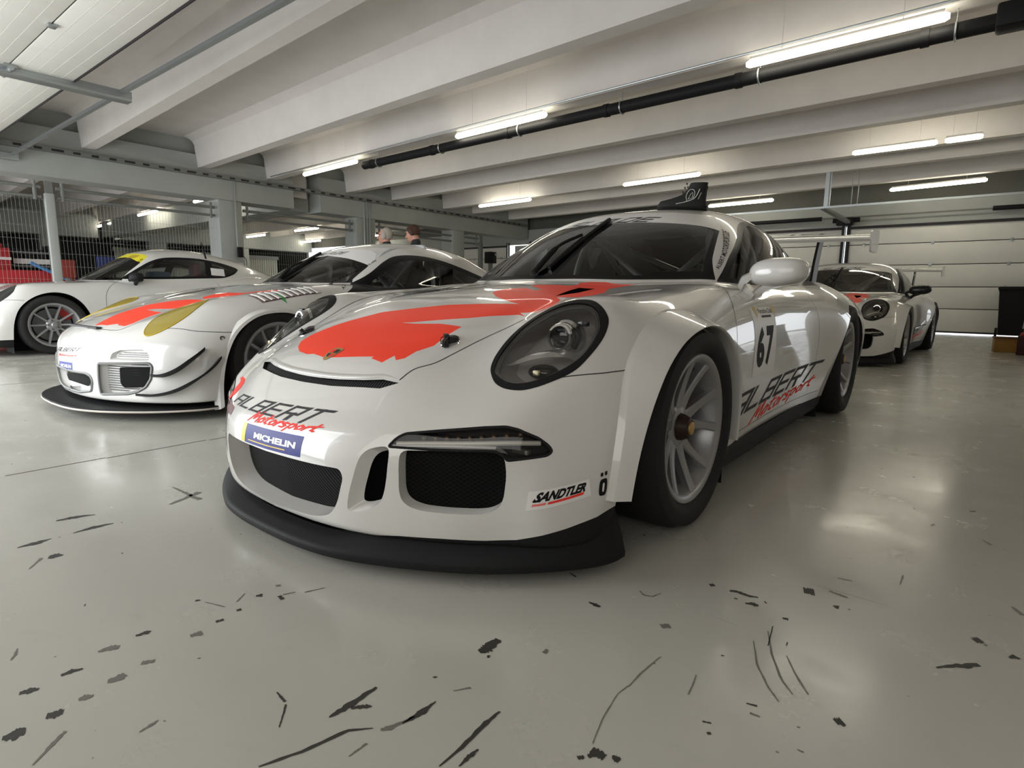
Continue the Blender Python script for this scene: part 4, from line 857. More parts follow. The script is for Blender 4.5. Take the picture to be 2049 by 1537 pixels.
def cup_regions(sp_):
    lt = low_top(sp_); A = np.array
    ws = lambda V: np.maximum.reduce([poly_sd(WSC, np.c_[np.abs(V[:, 0]), V[:, 2]]), V[:, 1]-1.36, lt(V)+.016-V[:, 2]])
    ban = lambda V: np.maximum(ws(V), sp([0, .2, .3, .44, .53, .6], [1.118, 1.112, 1.104, 1.089, 1.069, 1.04], np.abs(V[:, 0]))-V[:, 2])
    fr = lambda V: np.maximum(ws(V), -(np.maximum(poly_sd(WSC, np.c_[np.abs(V[:, 0]), V[:, 2]]), lt(V)+.020-V[:, 2])+.014+.022*np.clip((1.05-V[:, 2])*4, 0, 1)*(np.abs(V[:, 0]) > .45)))
    wbz = lambda V: np.where(V[:, 1] < -.42, np.interp(np.abs(V[:, 0]), WB_X, WB_Z), .165)-V[:, 2]
    return [(17, lambda V: -wbz(V)*1.0, None, 0), (16, p_side(ARCHF), None, 1), (16, p_side(ARCHR), None, 1),
            (5, p_top(smooth_closed(LAMP, 4)), [0], 2), (4, p_top(smooth_closed(LAMPI, 4)), [5], 1),
            (6, p_front(GRILLE, -.7), [0], 2), (18, p_front(SLOTW, -.5), [0], 2),
            (9, p_front(DRL, -.4), [0], 2), (19, p_front(INTAKE, -.4), [0], 2),
            (14, p_front(STRIP, -.6), [0], 2), (15, p_top([(.391, -.045), (.328, .159), (.31, .242), (.386, .24), (.411, .082)]), [0], 2),
            (1, ws, [0], 1), (12, ban, [1], 1), (13, fr, [1], 1), (2, p_side(WINS, .3), [0], 1), (21, lambda V: np.maximum(p_side(WINS, .3)(V), -p_side(WINS, .3)(V)-.022), [2], 1),
            (3, lambda V: np.maximum(poly_sd(rounded([(-1, 2.06), (.50, 2.10), (.43, 2.62), (-1, 2.66)], .06), V[:, :2]), .8-V[:, 2]), [0], 1)]
def flare(root, sgn, f, path, name='wheel_arch_flare', w=.052, xo=.945, xb=.925):
    P = np.array(path); t = np.gradient(P, axis=0); t /= np.linalg.norm(t, axis=1)[:, None]; nrm2 = np.c_[t[:, 1], -t[:, 0]]
    if (nrm2[len(P)//2][1]) < 0: nrm2 = -nrm2
    k = P[:, 1] > .19; P, nrm2 = P[k], nrm2[k]; rows = []
    for p, n in zip(P, nrm2):
        x1 = xo-(xo-xb)*np.clip((.5-p[1])/.3, 0, 1); o = p+n*w; Q, ok = drop(f, np.array([(1.35, *o)]), (-1, 0, 0)); xs = Q[0][0]-.012 if ok[0] else .86
        pr = [(xs, w), (xs+.012, w-.001), (xs+.030, w*.90), (xs+.034, w*.86), (x1-.005, w*.1), (x1-.001, w*.03), (x1-.004, -.001), (x1-.012, -.002), (x1-.05, .001), (x1-.10, .004)]
        rows.append([(x*sgn, *(p+n*q)) for x, q in pr])
    m = MB(); m.grid(rows, flip=sgn < 0)
    for e in (0, -1): m.add(rows[e], [tuple(range(len(rows[e])))])
    return m.build(name, PAINT, root, smooth=50)
def door_mirror(root, sgn, body=None):
    body = body or PAINT; t = thing('door_mirror', None, None); t.parent = root; m = MB(); c = np.array([.915, .82, .845]); R_ = rotz(-.10)
    # shell: rings from the domed front to the flat rear face
    rows = []
    for u in np.linspace(0, 1, 12):
        r = math.sin(u*math.pi/2)**.75; yy = -.075*math.cos(u*math.pi/2)*1.0; row = []
        for a in np.linspace(0, 2*math.pi, 33)[:-1]:
            ca, sa = math.cos(a), math.sin(a); ex = .118*np.sign(ca)*abs(ca)**.8; ez = (.062 if sa > 0 else .056)*np.sign(sa)*abs(sa)**.78
            ez += .006*ca*r; row.append((ex*r, yy, ez*r))
        rows.append(row)
    for yy, sc in ((.03, .97), (.055, .9), (.055, .82), (.045, .8)): rows.append([(p[0]*sc, yy, p[2]*sc) for p in rows[11]])
    G = (np.array(rows)@R_.T+c)*[sgn, 1, 1]; m.grid(G, closed=True, flip=sgn < 0); m.build('mirror_housing', body, t, smooth=60)
    m = MB(); g = G[-1]; m.add(g, [tuple(range(len(g)))]); m.build('mirror_glass', CHR, t)
    m = MB(); S3 = lambda *p: np.array(p)*[sgn, 1, 1]
    def arm(a, b, c2, w0, w1):
        P = smooth_open([a, b, c2], 6); n = len(P); rows = []
        for i, p in enumerate(P):
            w = w0+(w1-w0)*i/(n-1); rows.append([p+np.array(q)*[sgn, 1, 1] for q in ((0, -w, .013), (.012, -w*.6, -.008), (.012, w*.6, -.008), (0, w, .013), (-.008, 0, .02))])
        m.grid(rows, closed=True, flip=sgn > 0); m.add(rows[0], [(0, 1, 2, 3, 4)]); m.add(rows[-1], [(4, 3, 2, 1, 0)])
    arm(S3(.765, .80, .775), S3(.79, .79, .815), S3(.85, .80, .835), .02, .022); arm(S3(.815, .835, .742), S3(.855, .83, .775), S3(.92, .83, .800), .018, .025)
    m.prism(np.array([(.77, .768), (.79, .80), (.83, .752), (.815, .73)])*[sgn, 1], .80, .86, ax=1); m.build('mirror_arm', body, t, smooth=50)
    return t
def headlamp(root, sgn, sh, bezel=True):
    V, T, _ = sh.take([4]); V, T = side_of(V, T, sgn); n = nrm(sh.f, V)
    t = thing('headlamp', None, None); t.parent = root
    m = MB(); m.add(V, T); m.build('lamp_lens', LENS, t, normals=n)
    if bezel:
        B, TB, _ = sh.take([5]); B, TB = side_of(B, TB, sgn); nb = nrm(sh.f, B); m = MB(); m.add(B+nb*.0015, TB); m.build('lamp_bezel', BLK, t, normals=nb)
    m = MB(); recess(m, V-n*.004, T, (-.02*sgn, .07, -.035), .80, 0, 0, 6, 1.3); m.build('lamp_bowl', LAMPIN, t, smooth=60)
    # inner trim ring following the lens edge
    L = max(loops(T), key=len); P = V[L]; c = P.mean(0); m = MB(); m.tube((c+(P-c)*.955)-n[L]*.012, .004, closed=True, n=6); m.build('lamp_trim_ring', mat_('grey_trim', (.22, .22, .22), .35), t)
    pc = np.array([.664*sgn, -.409, .6265]); ax = np.array([.10*sgn, -1, .06]); ax /= np.linalg.norm(ax); e1 = np.cross(ax, [0, 0, 1]); e1 /= np.linalg.norm(e1); e2 = np.cross(e1, ax); B3 = np.stack([ax, e1, e2], 1)
    def turned(prof, mt, nm, n_=32, base=pc):
        k = MB(); k.lathe(prof, n_); A_ = np.array(k.V)@B3.T+base; k.V = [tuple(v) for v in A_]; return k.build(nm, mt, t)
    turned([(-.05, .038), (-.016, .041), (.004, .040), (.010, .037), (.010, .031), (.0, .029)], CHR, 'projector_ring')
    turned([(-.10, .030), (-.06, .050), (-.028, .050), (-.018, .042)], mat_('satin_metal', (.62, .61, .59), .28, .8), 'projector_housing')
    turned([(-.004, .031), (.002, .027), (.008, .017), (.010, 0)], mat_('projector_glass', (.01, .012, .014), .05, 0, 1), 'projector_lens')
    m = MB(); rows = []                                              # bright blade under the projector
    for u in np.linspace(0, 1, 14):
        x = .575+.165*u; y = -.545+.10*u**1.3; z = .552+.042*math.sin(u*math.pi*.8)**1.2-.006*u; w = .002+.014*math.sin(min(1, u*1.15)*math.pi)**.7
        y += .012; rows.append([(x*sgn, y-.004, z), (x*sgn, y-.012, z-w), (x*sgn, y+.04, z-w*.7), (x*sgn, y+.04, z+.004)])
    m.grid(rows, closed=True, flip=sgn > 0); m.build('lamp_blade', mat_('blade_silver', (.72, .71, .70), .25, .6), t, smooth=40)
    m = MB(); m.sphere((.672*sgn, -.50, .535), (.045, .04, .022), n=20); m.build('indicator_reflector', mat_('dark_reflector', (.07, .07, .065), .15, .8), t)
    m = MB(); m.box((.680*sgn, -.545, .538), (.018, .012, .014), bev=.003); m.build('bulb', AMB, t)
    m = MB(); m.tube(smooth_open([(.70*sgn, -.385, .655), (.712*sgn, -.39, .625), (.70*sgn, -.395, .595)], 5), .008, n=8); m.box((.715*sgn, -.37, .665), (.03, .02, .015), bev=.004); m.build('lamp_bracket', BLKG, t)
    return t
_mc = {}
def mat_(name, *a):
    if name not in _mc: _mc[name] = mat(name, *a)
    return _mc[name]
def day_lamp(root, sgn, sh):
    V, T, _ = sh.take([9]); V, T = side_of(V, T, sgn); n = nrm(sh.f, V); t = thing('daytime_lamp', None, None); t.parent = root
    m = MB(); m.add(V-n*.001, T); m.build('lamp_lens', LENS, t, normals=n)
    m = MB(); recess(m, V, T, (-.01*sgn, .035, 0), .94, 0, 0, 3); m.build('lamp_bowl', BLK, t)
    L = max(loops(T), key=len); m = MB(); m.tube(V[L]-n[L]*.002, .004, closed=True, n=6); m.build('lamp_bezel', BLK, t)
    def on(pts, d): Q, ok = drop(sh.f, np.array([(x*sgn, -1.3, z) for x, z in pts]), (0, 1, 0)); return Q-nrm(sh.f, Q)*d
    m = MB(); P = on(smooth_open([(.44, .354), (.53, .361), (.62, .366), (.685, .366)], 6), .004); m.grid(np.stack([P+[0, 0, .005], P+[0, -.005, 0], P+[0, 0, -.009]]), flip=sgn > 0); m.build('chrome_strip', mat_('bright_strip', (.75, .74, .73), .25, .5), t)
    m = MB(); m.tube(on(smooth_open([(.445, .362), (.56, .371), (.69, .379), (.765, .378)], 6), .010), .0065, n=8); m.build('light_guide', mat_('clear_guide', (.72, .70, .64), .25), t)
    m = MB()
    for k in range(9): m.sphere(on([(.50+.028*k, .383+.0025*k)], .026)[0], .008, n=8)
    m.build('led_row', mat_('led_reflector', (.18, .12, .07), .3, .5), t)
    m = MB(); m.box(on([(.735, .358)], .02)[0], (.05, .02, .012), bev=.003); m.build('indicator_block', mat_('indicator_grey', (.10, .095, .08), .3), t)
def hood_pin(root, f, x, y, rz):
    Q, _ = drop(f, np.array([(x, y, 1.4)]), (0, 0, -1)); g = nrm(f, Q)[0]; t = thing('hood_pin', None, None, Q[0]); t.parent = root; t.rotation_euler = Vector(g).to_track_quat('Z', 'X').to_euler()
    R_ = rotz(rz); pm = MB(); pm.lathe([(0, .030), (.002, .029), (.0025, 0)], 24, axis=2, c=R_@np.array([.012, -.006, 0])); pm.build('scuff_plate', LENS, t)
    m = MB(); m.lathe([(0, .024), (.004, .024), (.007, .018), (.008, 0)], 24, axis=2, c=R_@np.array([.022, -.01, 0])); m.box(R_@np.array([-.008, .006, .008]), (.034, .018, .013), R=R_, bev=.004); m.build('pin_base', BLKG, t)
    m = MB(); m.tube([R_@np.array(p) for p in ((-.03, .014, .012), (-.012, .012, .017), (.012, .004, .014), (.03, -.004, .012))], .0045, n=8); m.tube([R_@np.array((.012+.022*math.cos(a), .008+.013*math.sin(a), .010)) for a in np.linspace(-.6, 3.4, 12)], .0014, n=6)
    m.tube([R_@np.array(p) for p in ((.02, .004, .006), (.024, .003, .022))], .008, n=10); m.build('pin_clip', mat_('pin_dark', (.05, .045, .045), .3, .7), t)
def rear_wing(root):
    t = thing('rear_wing', None, None); t.parent = root; m = MB(); foil = [(0, .018), (.02, .034), (.08, .046), (.16, .048), (.25, .050), (.30, .056), (.30, .050), (.24, .034), (.16, .022), (.08, .008), (.02, .004)]
    X = np.linspace(-.925, .925, 15); m.grid([[(x, 3.12+y+.03*(abs(x)/.925)**2*0, 1.152+z*1.25-.012*(x/.925)**2) for y, z in foil] for x in X], closed=True); m.add([(X[0], 3.12+y, 1.14+z*1.25) for y, z in foil], [tuple(range(11))]); m.add([(X[-1], 3.12+y, 1.14+z*1.25) for y, z in foil], [tuple(range(11))[::-1]])
    m.build('wing_blade', PAINT, t)
    for s in (-1, 1):
        m = MB(); m.prism(rounded([(3.07, 1.175), (3.12, 1.225), (3.44, 1.245), (3.44, 1.10), (3.40, 1.075), (3.11, 1.07)], .03), s*.925-.006, s*.925+.006, ax=0); m.build('endplate', PAINT, t)
        m = MB(); m.grid([[(s*(.575+dx+(.035 if k < .5 else 0)*0), y, z) for dx, y in ((-.009, y0), (.009, y0), (.009, y1), (-.009, y1))] for k, (z, y0, y1) in enumerate(((.86, 3.02, 3.16), (1.0, 3.07, 3.21), (1.1, 3.13, 3.26), (1.165, 3.17, 3.30)))], closed=True); m.build('wing_upright', BLKG, t)
    V, F = word('GLP.DE', GL, 1.35, .2, .2, .25); V, F = finer(quadmap(V, [(.62, 3.17), (-.62, 3.17), (-.62, 3.27), (.62, 3.27)]), F, .05)
    m = MB(); m.add([(x, y, 1.2235+.02*(y-3.2)-.012*(x/.925)**2) for x, y in V], F); m.build('wing_lettering', INK, t)
def splitter(root):
    pl = smooth_open([(0, -.968), (.15, -.963), (.3, -.938), (.45, -.878), (.6, -.795), (.7, -.722), (.8, -.622), (.87, -.53), (.895, -.47), (.9, -.42)], 5); P = np.concatenate([pl[::-1]*[-1, 1], pl[1:]])
    t = np.gradient(P, axis=0); t /= np.linalg.norm(t, axis=1)[:, None]; n = np.c_[t[:, 1], -t[:, 0]]; rows = []
    for p, q in zip(P, n):
        top = np.interp(abs(p[0]), WB_X, WB_Z)
        rows.append([(*(p-q*d), z) for d, z in ((.07, top+.004), (.05, top-.002), (.012, .068+.25*(top-.08)), (.003, .062), (0, .055), (.002, .040), (.012, .034), (.12, .034), (.3, .045))])
    m = MB(); m.grid(rows); return m.build('front_splitter', BLK, root, smooth=40)
def crest(root, f, c, w, h, rot=0):
    """Small shield badge: gold field, quartered red and black."""
    sh_ = smooth_closed([(-.5, .42), (0, .5), (.5, .42), (.48, 0), (.3, -.35), (0, -.5), (-.3, -.35), (-.48, 0)], 4)
    def put(poly, mt, off):
        V, F = polyfill(np.array(poly)*[w, h]+c); return decal('crest_badge', f, 'top', V, F, mt, root, .012, off)
    b = put(sh_, GOLD, .0012)
    for q, mt in (([(-.4, .05), (-.03, .05), (-.03, .36), (-.4, .33)], REDINK), ([(.03, -.3), (.24, -.2), (.36, -.02), (.03, -.02)], REDINK), ([(.03, .05), (.4, .05), (.4, .33), (.03, .36)], GREYINK), ([(-.03, -.3), (-.24, -.2), (-.36, -.02), (-.03, -.02)], GREYINK)): o = put(q, mt, .0018); o.parent = b; o.name = 'crest_field'
def side_letters(root, f, view='side'):
    flip = (lambda q: q) if view == 'side' else (lambda q: [q[1], q[0], q[3], q[2]])
    V, F = word('ALBERT', GL, 1.22, .19, .19, .42); decal('side_lettering', f, view, quadmap(V, flip([(.40, .262), (1.83, .288), (1.93, .395), (.47, .36)])), F, GREYINK, root, .03)
    V, F = word('Motorsport', SC, .62, .12, None, .3, {'M': 1.6, 't': .85, 'r': .8}); decal('side_script', f, view, quadmap(V, flip([(.70, .175), (1.80, .235), (1.85, .325), (.80, .275)])), F, REDINK, root, .03)
def build_cup():
    sp_ = R991; sh = carve(sp_, cup_regions(sp_))
    full = sh.f; f = lambda P: full(np.c_[np.abs(P[:, 0]), P[:, 1:]])
    sh.f = f; red = p_top(REDP, .4)
    for _ in range(3): sh.refine(lambda V: np.abs(poly_sd(REDP, V[:, :2]))+(V[:, 2] < .5) < .012/2**_)
    sh.cut(red, 10, [0])
    root = thing('race_car', 'white race car in front with red splash across its hood and number 67 on door', 'car')
    panel(sh, [0, 10, 17, 15], {10: 1, 17: 2, 15: 3}, 'body_shell', [PAINT, RED, BLK, VOID], root)
    panel(sh, [1], {}, 'windscreen', [GLS], root); panel(sh, [12], {}, 'sun_strip', [FILM], root)['label'] = 'white sun strip across the windscreen'; panel(sh, [13], {}, 'windscreen_border', [TRIMB], root)
    panel(sh, [3], {}, 'rear_window', [GLSD], root)
    for s in (-1, 1):
        for tg, nm, mt in ((2, 'side_window', GLSD), (21, 'window_border', TRIMB)):
            V, T, _ = sh.take([tg]); V, T = side_of(V, T, s); m = MB(); m.add(V, T); m.build(nm, mt, root, normals=nrm(f, V))
        headlamp(root, s, sh); day_lamp(root, s, sh)
        V, T, _ = sh.take([19]); V, T = side_of(V, T, s); m = MB(); recess(m, V, T, (-.01*s, .03, .004), .985, 0, 1, 3); m.build('side_intake', [PAINT, MESHX], root, smooth=60)
        V, T, _ = sh.take([18]); V, T = side_of(V, T, s); m = MB(); recess(m, V, T, (.010*s, .032, .003), .80, 0, 1, 4); m.build('intake_slot', [PAINT, VOID], root, smooth=60)
        for arch, nm in ((ARCHF, 'front_wheel_house'), (ARCHR, 'rear_wheel_house')): well(nm, root, arch, s, .52, .872)
        flare(root, s, f, ARCHF)
        wheel('front_wheel', root, (.913*s, 0, .325), .325, .27, s); wheel('rear_wheel', root, (.945*s, 2.457, .353), .353, .31, s)
        if s > 0: door_mirror(root, s)
        m = MB(); m.grid([[(s*x, y, z) for x, z in ((.80, .09), (.865, .085), (.872, .10), (.866, .168))] for y in np.linspace(.40, 2.06, 12)], flip=s > 0); m.build('side_skirt', BLK, root)
    V, T, _ = sh.take([6]); m = MB(); recess(m, V, T, (0, .062, .002), .955, 0, 1, 5, 1.2); m.build('centre_grille', [PAINT, MESHD], root, smooth=60)
    V, T, _ = sh.take([14]); m = MB(); recess(m, V, T, (0, .013, -.004), .995, 0, 1, 2); m.build('hood_vent_strip', [BLK, RIBS], root)
    # raised lip along the nose of the hood
    lp = smooth_open([(-.352, .507), (-.30, .511), (-.246, .5045), (-.119, .497), (0, .4955), (.119, .497), (.246, .5045), (.30, .511), (.352, .507)], 6)
    Q, _ = drop(f, np.c_[lp[:, 0], np.full(len(lp), -1.3), lp[:, 1]], (0, 1, 0)); g = nrm(f, Q); w = np.interp(np.abs(lp[:, 0]), [0, .27, .352], [1.2, .9, .0])[:, None]
    m = MB(); m.grid(np.stack([Q+(np.array([0, .03, .018])+g*.0006)*np.minimum(w, 1), Q+w*(np.array([0, .006, .006])+g*.0012), Q+w*(g*.003+[0, -.001, .002]), Q+w*(g*.0035+[0, -.002, -.003]), Q+w*(g*.001+[0, 0, -.005]), Q+w*np.array([0, .012, -.003])])); m.build('hood_lip', PAINT, root, smooth=80)
    splitter(root); rear_wing(root); cabin(root)
    wiper(root, f, (-.115, .835), (-.09, .945), (-.035, 1.02), ((-.055, .862), (-.005, 1.13)))
    for x, r in ((.365, .4), (-.365, 2.7)): hood_pin(root, f, x, -.56, r)
    # seams
    hc = [(.353, -.739), (.364, -.692), (.396, -.647), (.414, -.587), (.432, -.523), (.449, -.465), (.47, -.40), (.50, -.28), (.53, -.1), (.56, .12), (.60, .35), (.635, .52)]
    for s in (-1, 1):
        z = ev(sp_['T'], np.array([p[0] for p in hc]), np.array([p[1] for p in hc])); ribbon('panel_gap', f, [(x*s, y, q) for (x, y), q in zip(hc, z)], .0035, SEAM, root)
        ribbon('panel_gap', f, [(.705*s, -.585, .535), (.789*s, -.47, .537), (.828*s, -.414, .541), (.866*s, -.334, .546), (.885*s, -.26, .545)], .003, SEAM, root)
        ribbon('panel_gap', f, [(.735*s, .66, .79), (.79*s, .59, .755), (.813*s, .555, .734), (.845*s, .511, .687), (.868*s, .484, .64), (.885*s, .455, .547), (.888*s, .448, .395), (.885*s, .44, .25), (.88*s, .44, .18)], .0025, SEAM, root)
        ribbon('panel_gap', f, [(.88*s, .44, .20), (.86*s, 1.2, .205), (.885*s, 1.95, .21)], .002, SEAM, root)
        ribbon('panel_gap', f, [(.86*s, 1.72, .78), (.895*s, 1.76, .6), (.90*s, 1.78, .4), (.87*s, 1.72, .21)], .0025, SEAM, root)
    # lettering on the nose
    V, F = word('ALBERT', GL, 1.26, .2, .17, .40); decal('nose_lettering', f, 'front', quadmap(V, [(-.365, .371), (.185, .376), (.232, .421), (-.335, .405)]), F, GREYINK, root, .02)
    V, F = word('Motorsport', SC, .62, .15, None, .3, {'M': 1.6, 't': .85, 'r': .8}); decal('nose_script', f, 'front', quadmap(V, [(-.165, .337), (.20, .355), (.225, .388), (-.14, .383)]), F, REDINK, root, .02)
    sw = np.array([(-.53, .352), (-.49, .393), (-.462, .418), (-.475, .425), (-.53, .425), (-.50, .435), (-.42, .438), (-.388, .430), (-.383, .415), (-.40, .396), (-.42, .385), (-.47, .366)]); V, F = polyfill(sw); decal('nose_swoosh', f, 'front', V, F, REDINK, root, .02)
    V, F = polyfill([(-.50, .352), (-.42, .372), (-.31, .362), (-.315, .338), (-.42, .336), (-.49, .33)]); decal('tow_hook_panel', f, 'front', V, F, mat_('dark_red_vinyl', (.10, .015, .012), .3), root, .02)
    q = lambda a, b, c, d: [(a, c+.002*0), (b, c+(b-a)*.02), (b, d+(b-a)*.02), (a, d)]
    V, F = rect(); st = decal('tyre_sponsor_sticker', f, 'front', quadmap(V, q(-.142, .160, .286, .342)), F, BLUEINK, root, .02)
    V, F = rect(); decal('sticker_edge', f, 'front', quadmap(V, q(-.172, -.145, .285, .342)), F, YEL, st, .02)
    V, F = font('MICHELIN', .05); decal('sticker_lettering', f, 'front', quadmap(V, q(-.085, .135, .307, .325)), F, FILM, st, .02, .0015)
    V, F = rect(); decal('sticker_line', f, 'front', quadmap(V, q(-.12, .09, .2955, .2985)), F, YEL, st, .02, .0015)
    # stickers at the bumper corner and door
    so = decal('parts_sponsor_sticker', f, 'side', quadmap(rect()[0], [(-.672, .207), (-.54, .237), (-.545, .282), (-.668, .257)]), rect()[1], FILM, root, .02)
    V, F = font('SANDTLER', .05, .2); decal('sticker_lettering', f, 'side', quadmap(V, [(-.664, .228), (-.556, .251), (-.55, .275), (-.655, .255)]), F, INK, so, .02, .0016)
    for a, b in ((.25, 1), *[(.022*k, .022*k+.014) for k in range(10)]): decal('sticker_bar', f, 'side', quadmap(rect()[0]*[b-a, 1]+[a, 0], [(-.664, .218), (-.56, .243), (-.558, .250), (-.662, .2245)]), rect()[1], REDINK, so, .02, .0016)
    # digit-like O with two dots: outline and fill
    ow = rounded([(0, 0), (1, 0), (1, .72), (0, .72)], .3); V, F = polyfill(ow); decal('letter_sticker', f, 'side', quadmap(V, [(-.521, .232), (-.497, .232), (-.493, .297), (-.517, .292)]), F, INK, root, .02)
    V, F = polyfill(rounded([(.38, .17), (.62, .17), (.62, .55), (.38, .55)], .1)); decal('letter_sticker', f, 'side', quadmap(V, [(-.521, .232), (-.497, .232), (-.493, .297), (-.517, .292)]), F, FILM, root, .02, .0016)
    for a in (.1, .6): V, F = polyfill([(a, .84), (a+.3, .84), (a+.3, 1), (a, 1)]); decal('letter_sticker', f, 'side', quadmap(V, [(-.521, .232), (-.497, .232), (-.493, .297), (-.517, .292)]), F, INK, root, .02)
    nb = decal('number_panel', f, 'side', quadmap(rect()[0], [(.685, .415), (1.035, .408), (1.03, .70), (.705, .70)]), rect()[1], FILM, root, .03)
    V, F = font('6', .05); decal('door_number', f, 'side', quadmap(V, [(.725, .448), (.84, .448), (.85, .62), (.735, .62)]), F, INK, nb, .02, .0016)
    V, F = font('7', .05); decal('door_number', f, 'side', quadmap(V, [(.865, .448), (.98, .448), (.99, .62), (.875, .62)]), F, INK, nb, .02, .0016)
    V, F = font('Porsche Club'); decal('club_lettering', f, 'side', quadmap(V, [(.80, .675), (1.0, .675), (1.0, .695), (.80, .695)]), F, GREYINK, nb, .02, .0016)
    for a in (.735, 1.0): V, F = polyfill(np.array([(0, .05), (.03, .0), (.045, .02), (.045, .05), (.02, .056)])*[1, .9]+[a, .655]); decal('club_crest', f, 'side', V, F, GOLD, nb, .02, .0016)
    V, F = rect(); decal('club_bar', f, 'side', quadmap(V, [(.83, .657), (.97, .657), (.97, .666), (.83, .666)]), F, GREYINK, nb, .02, .0016)
    for v in ('side', 'side_r'): side_letters(root, f, v)
    V, F = font('ALBERT-MOTORSPORT.DE', .01, .2); decal('pillar_lettering', f, 'side', quadmap(V, [(.80, .862), (1.13, 1.050), (1.125, 1.068), (.785, .864)]), F, INK, root, .02)
    V, F = word('GLP.DE', GL, 1.35, .16, .22, .5, {'.': .35}); decal('sun_strip_lettering', f, 'front', quadmap(V, [(-.27, 1.118), (.17, 1.13), (.20, 1.152), (-.22, 1.148)]), F, GREYINK, root, .02) if 0 else None
    W_ = quadmap(V, [(-.315, .992), (.26, 1.008), (.267, 1.085), (-.27, 1.07)]); decal('sun_strip_lettering', f, 'top', W_, F, GREYINK, root, .02)
    crest(root, f, np.array([0, -.712]), .05, .062)
    return root, f, sh
# ------------------------------------------------------------------ the GT racer and the coupe in the next bays
YFILM = mat('yellow_lamp_film', (.30, .225, .008), .2, coat=.5); WHITEL = wallmat('white_louvres', (.66, .65, .63), 5, .03, .35)
def place(root, key): (x, y), a = POS[key]; root.location = (x, y, 0); root.rotation_euler = (0, 0, a)
def splits(sh, tg, f, root, nm, mt):
    for s in (-1, 1): V, T, _ = sh.take([tg]); V, T = side_of(V, T, s); m = MB(); m.add(V, T); m.build(nm, mt, root, normals=nrm(f, V))
def build_gt():
    sp_ = R997; A = np.array
    for j, g in ((3, .5), (4, 1), (5, 1), (6, .6)): sp_['T'][2][j, 2:8] += g*A([0, .012, .022, .026, .02, .004])
    lt = low_top(sp_); wsp = [(0, .6), (.78, .6), (.745, .74), (.61, .84), (.575, .93), (.52, 1.01), (.465, 1.053), (.38, 1.082), (.18, 1.102), (0, 1.108)]
    ws = lambda V: np.maximum.reduce([poly_sd(wsp, np.c_[np.abs(V[:, 0]), V[:, 2]]), V[:, 1]-1.4, lt(V)+.012-V[:, 2]])
    ban = lambda V: np.maximum(ws(V), sp([0, .175, .445, .56], [1.045, 1.028, .987, .952], np.abs(V[:, 0]))-V[:, 2])
    fr = lambda V: np.maximum(ws(V), -(np.maximum(poly_sd(wsp, np.c_[np.abs(V[:, 0]), V[:, 2]]), lt(V)-V[:, 2]-.02)+.035))
    win = p_side(rounded([(.575, .74), (.86, .868), (1.06, .978), (1.19, 1.035), (1.32, 1.052), (1.5, 1.05), (1.71, 1.015), (1.9, .965), (2.2, .885), (2.2, .79), (1.9, .755), (1.0, .735)], [.01, .1, .1, .1, .1, .1, .1, .1, .04, .04, .1, .1]), .3)
    archf = smooth_open([(-.385, .03), (-.38, .21), (-.345, .37), (-.275, .50), (-.16, .585), (-.03, .612), (.10, .60), (.22, .54), (.305, .44), (.35, .30), (.365, .15), (.37, .03)], 5)
    lamp = smooth_closed([(.711, -.541), (.70, -.612), (.672, -.662), (.64, -.678), (.60, -.66), (.548, -.60), (.51, -.52), (.49, -.43), (.50, -.35), (.54, -.30), (.59, -.29), (.64, -.33), (.68, -.40), (.703, -.47)], 4)
    intake = rounded([(.405, .322), (.722, .336), (.735, .315), (.727, .247), (.70, .2), (.655, .172), (.59, .155), (.395, .140)], .012)
    topv = rounded([(.49, .347), (.505, .385), (.555, .404), (.68, .412), (.705, .398), (.72, .375), (.72, .348)], .012)
    mid = rounded([(0, .252), (.275, .256), (.325, .242), (.338, .209), (.307, .151), (.16, .131), (0, .128)], .02)
    sh = carve(sp_, [(17, lambda V: V[:, 2]-.072, None, 0), (16, p_side(archf), None, 1), (16, p_side(ARCHR), None, 1), (4, p_top(lamp), [0], 2), (6, p_front(mid, -.5), [0], 2), (19, p_front(intake, -.4), [0], 2), (18, p_front(topv, -.4), [0], 2),
                     (1, ws, [0], 1), (12, ban, [1], 1), (13, fr, [1], 1), (2, win, [0], 1), (21, lambda V: np.maximum(win(V), -win(V)-.045), [2], 1), (3, p_top([(-1, 2.12), (.46, 2.14), (.40, 2.6), (-1, 2.64)], .8), [0], 0)], .015)
    full = sh.f; f = lambda P: full(np.c_[np.abs(P[:, 0]), P[:, 1:]]); sh.f = f
    red = [(.115, -.768), (.06, -.70), (-.02, -.60), (-.06, -.50), (-.08, -.40), (0, -.33), (.09, -.28), (.2, -.24), (.32, -.22), (.45, -.235), (.5, -.27), (.46, -.36), (.42, -.40), (.36, -.42), (.20, -.46), (.16, -.49), (.30, -.49), (.39, -.482), (.40, -.56), (.42, -.66), (.40, -.70), (.33, -.71), (.30, -.70), (.24, -.74), (.17, -.75)]
    red2 = [(.32, -.20), (.235, -.17), (.2, -.06), (.25, .0), (.42, .02), (.48, .1), (.6, .14), (.68, .16), (.75, .15), (.70, .09), (.62, .06), (.55, .04), (.5, -.05), (.42, -.12)]
    for rp in (red, red2):
        for q in range(2): sh.refine(lambda V: np.abs(poly_sd(rp, V[:, :2]))+(V[:, 2] < .4) < .012/2**q)
        sh.cut(p_top(rp, .4), 10, [0])
    root = thing('race_car', 'white race car with yellow headlamps and black canards, behind the front car', 'car')
    panel(sh, [0, 10, 17], {10: 1, 17: 2}, 'body_shell', [PAINT, RED, BLK], root); panel(sh, [1], {}, 'windscreen', [GLS], root); panel(sh, [12], {}, 'sun_strip', [FILM], root); panel(sh, [13], {}, 'windscreen_border', [TRIMB], root); panel(sh, [3], {}, 'rear_window', [GLSD], root)
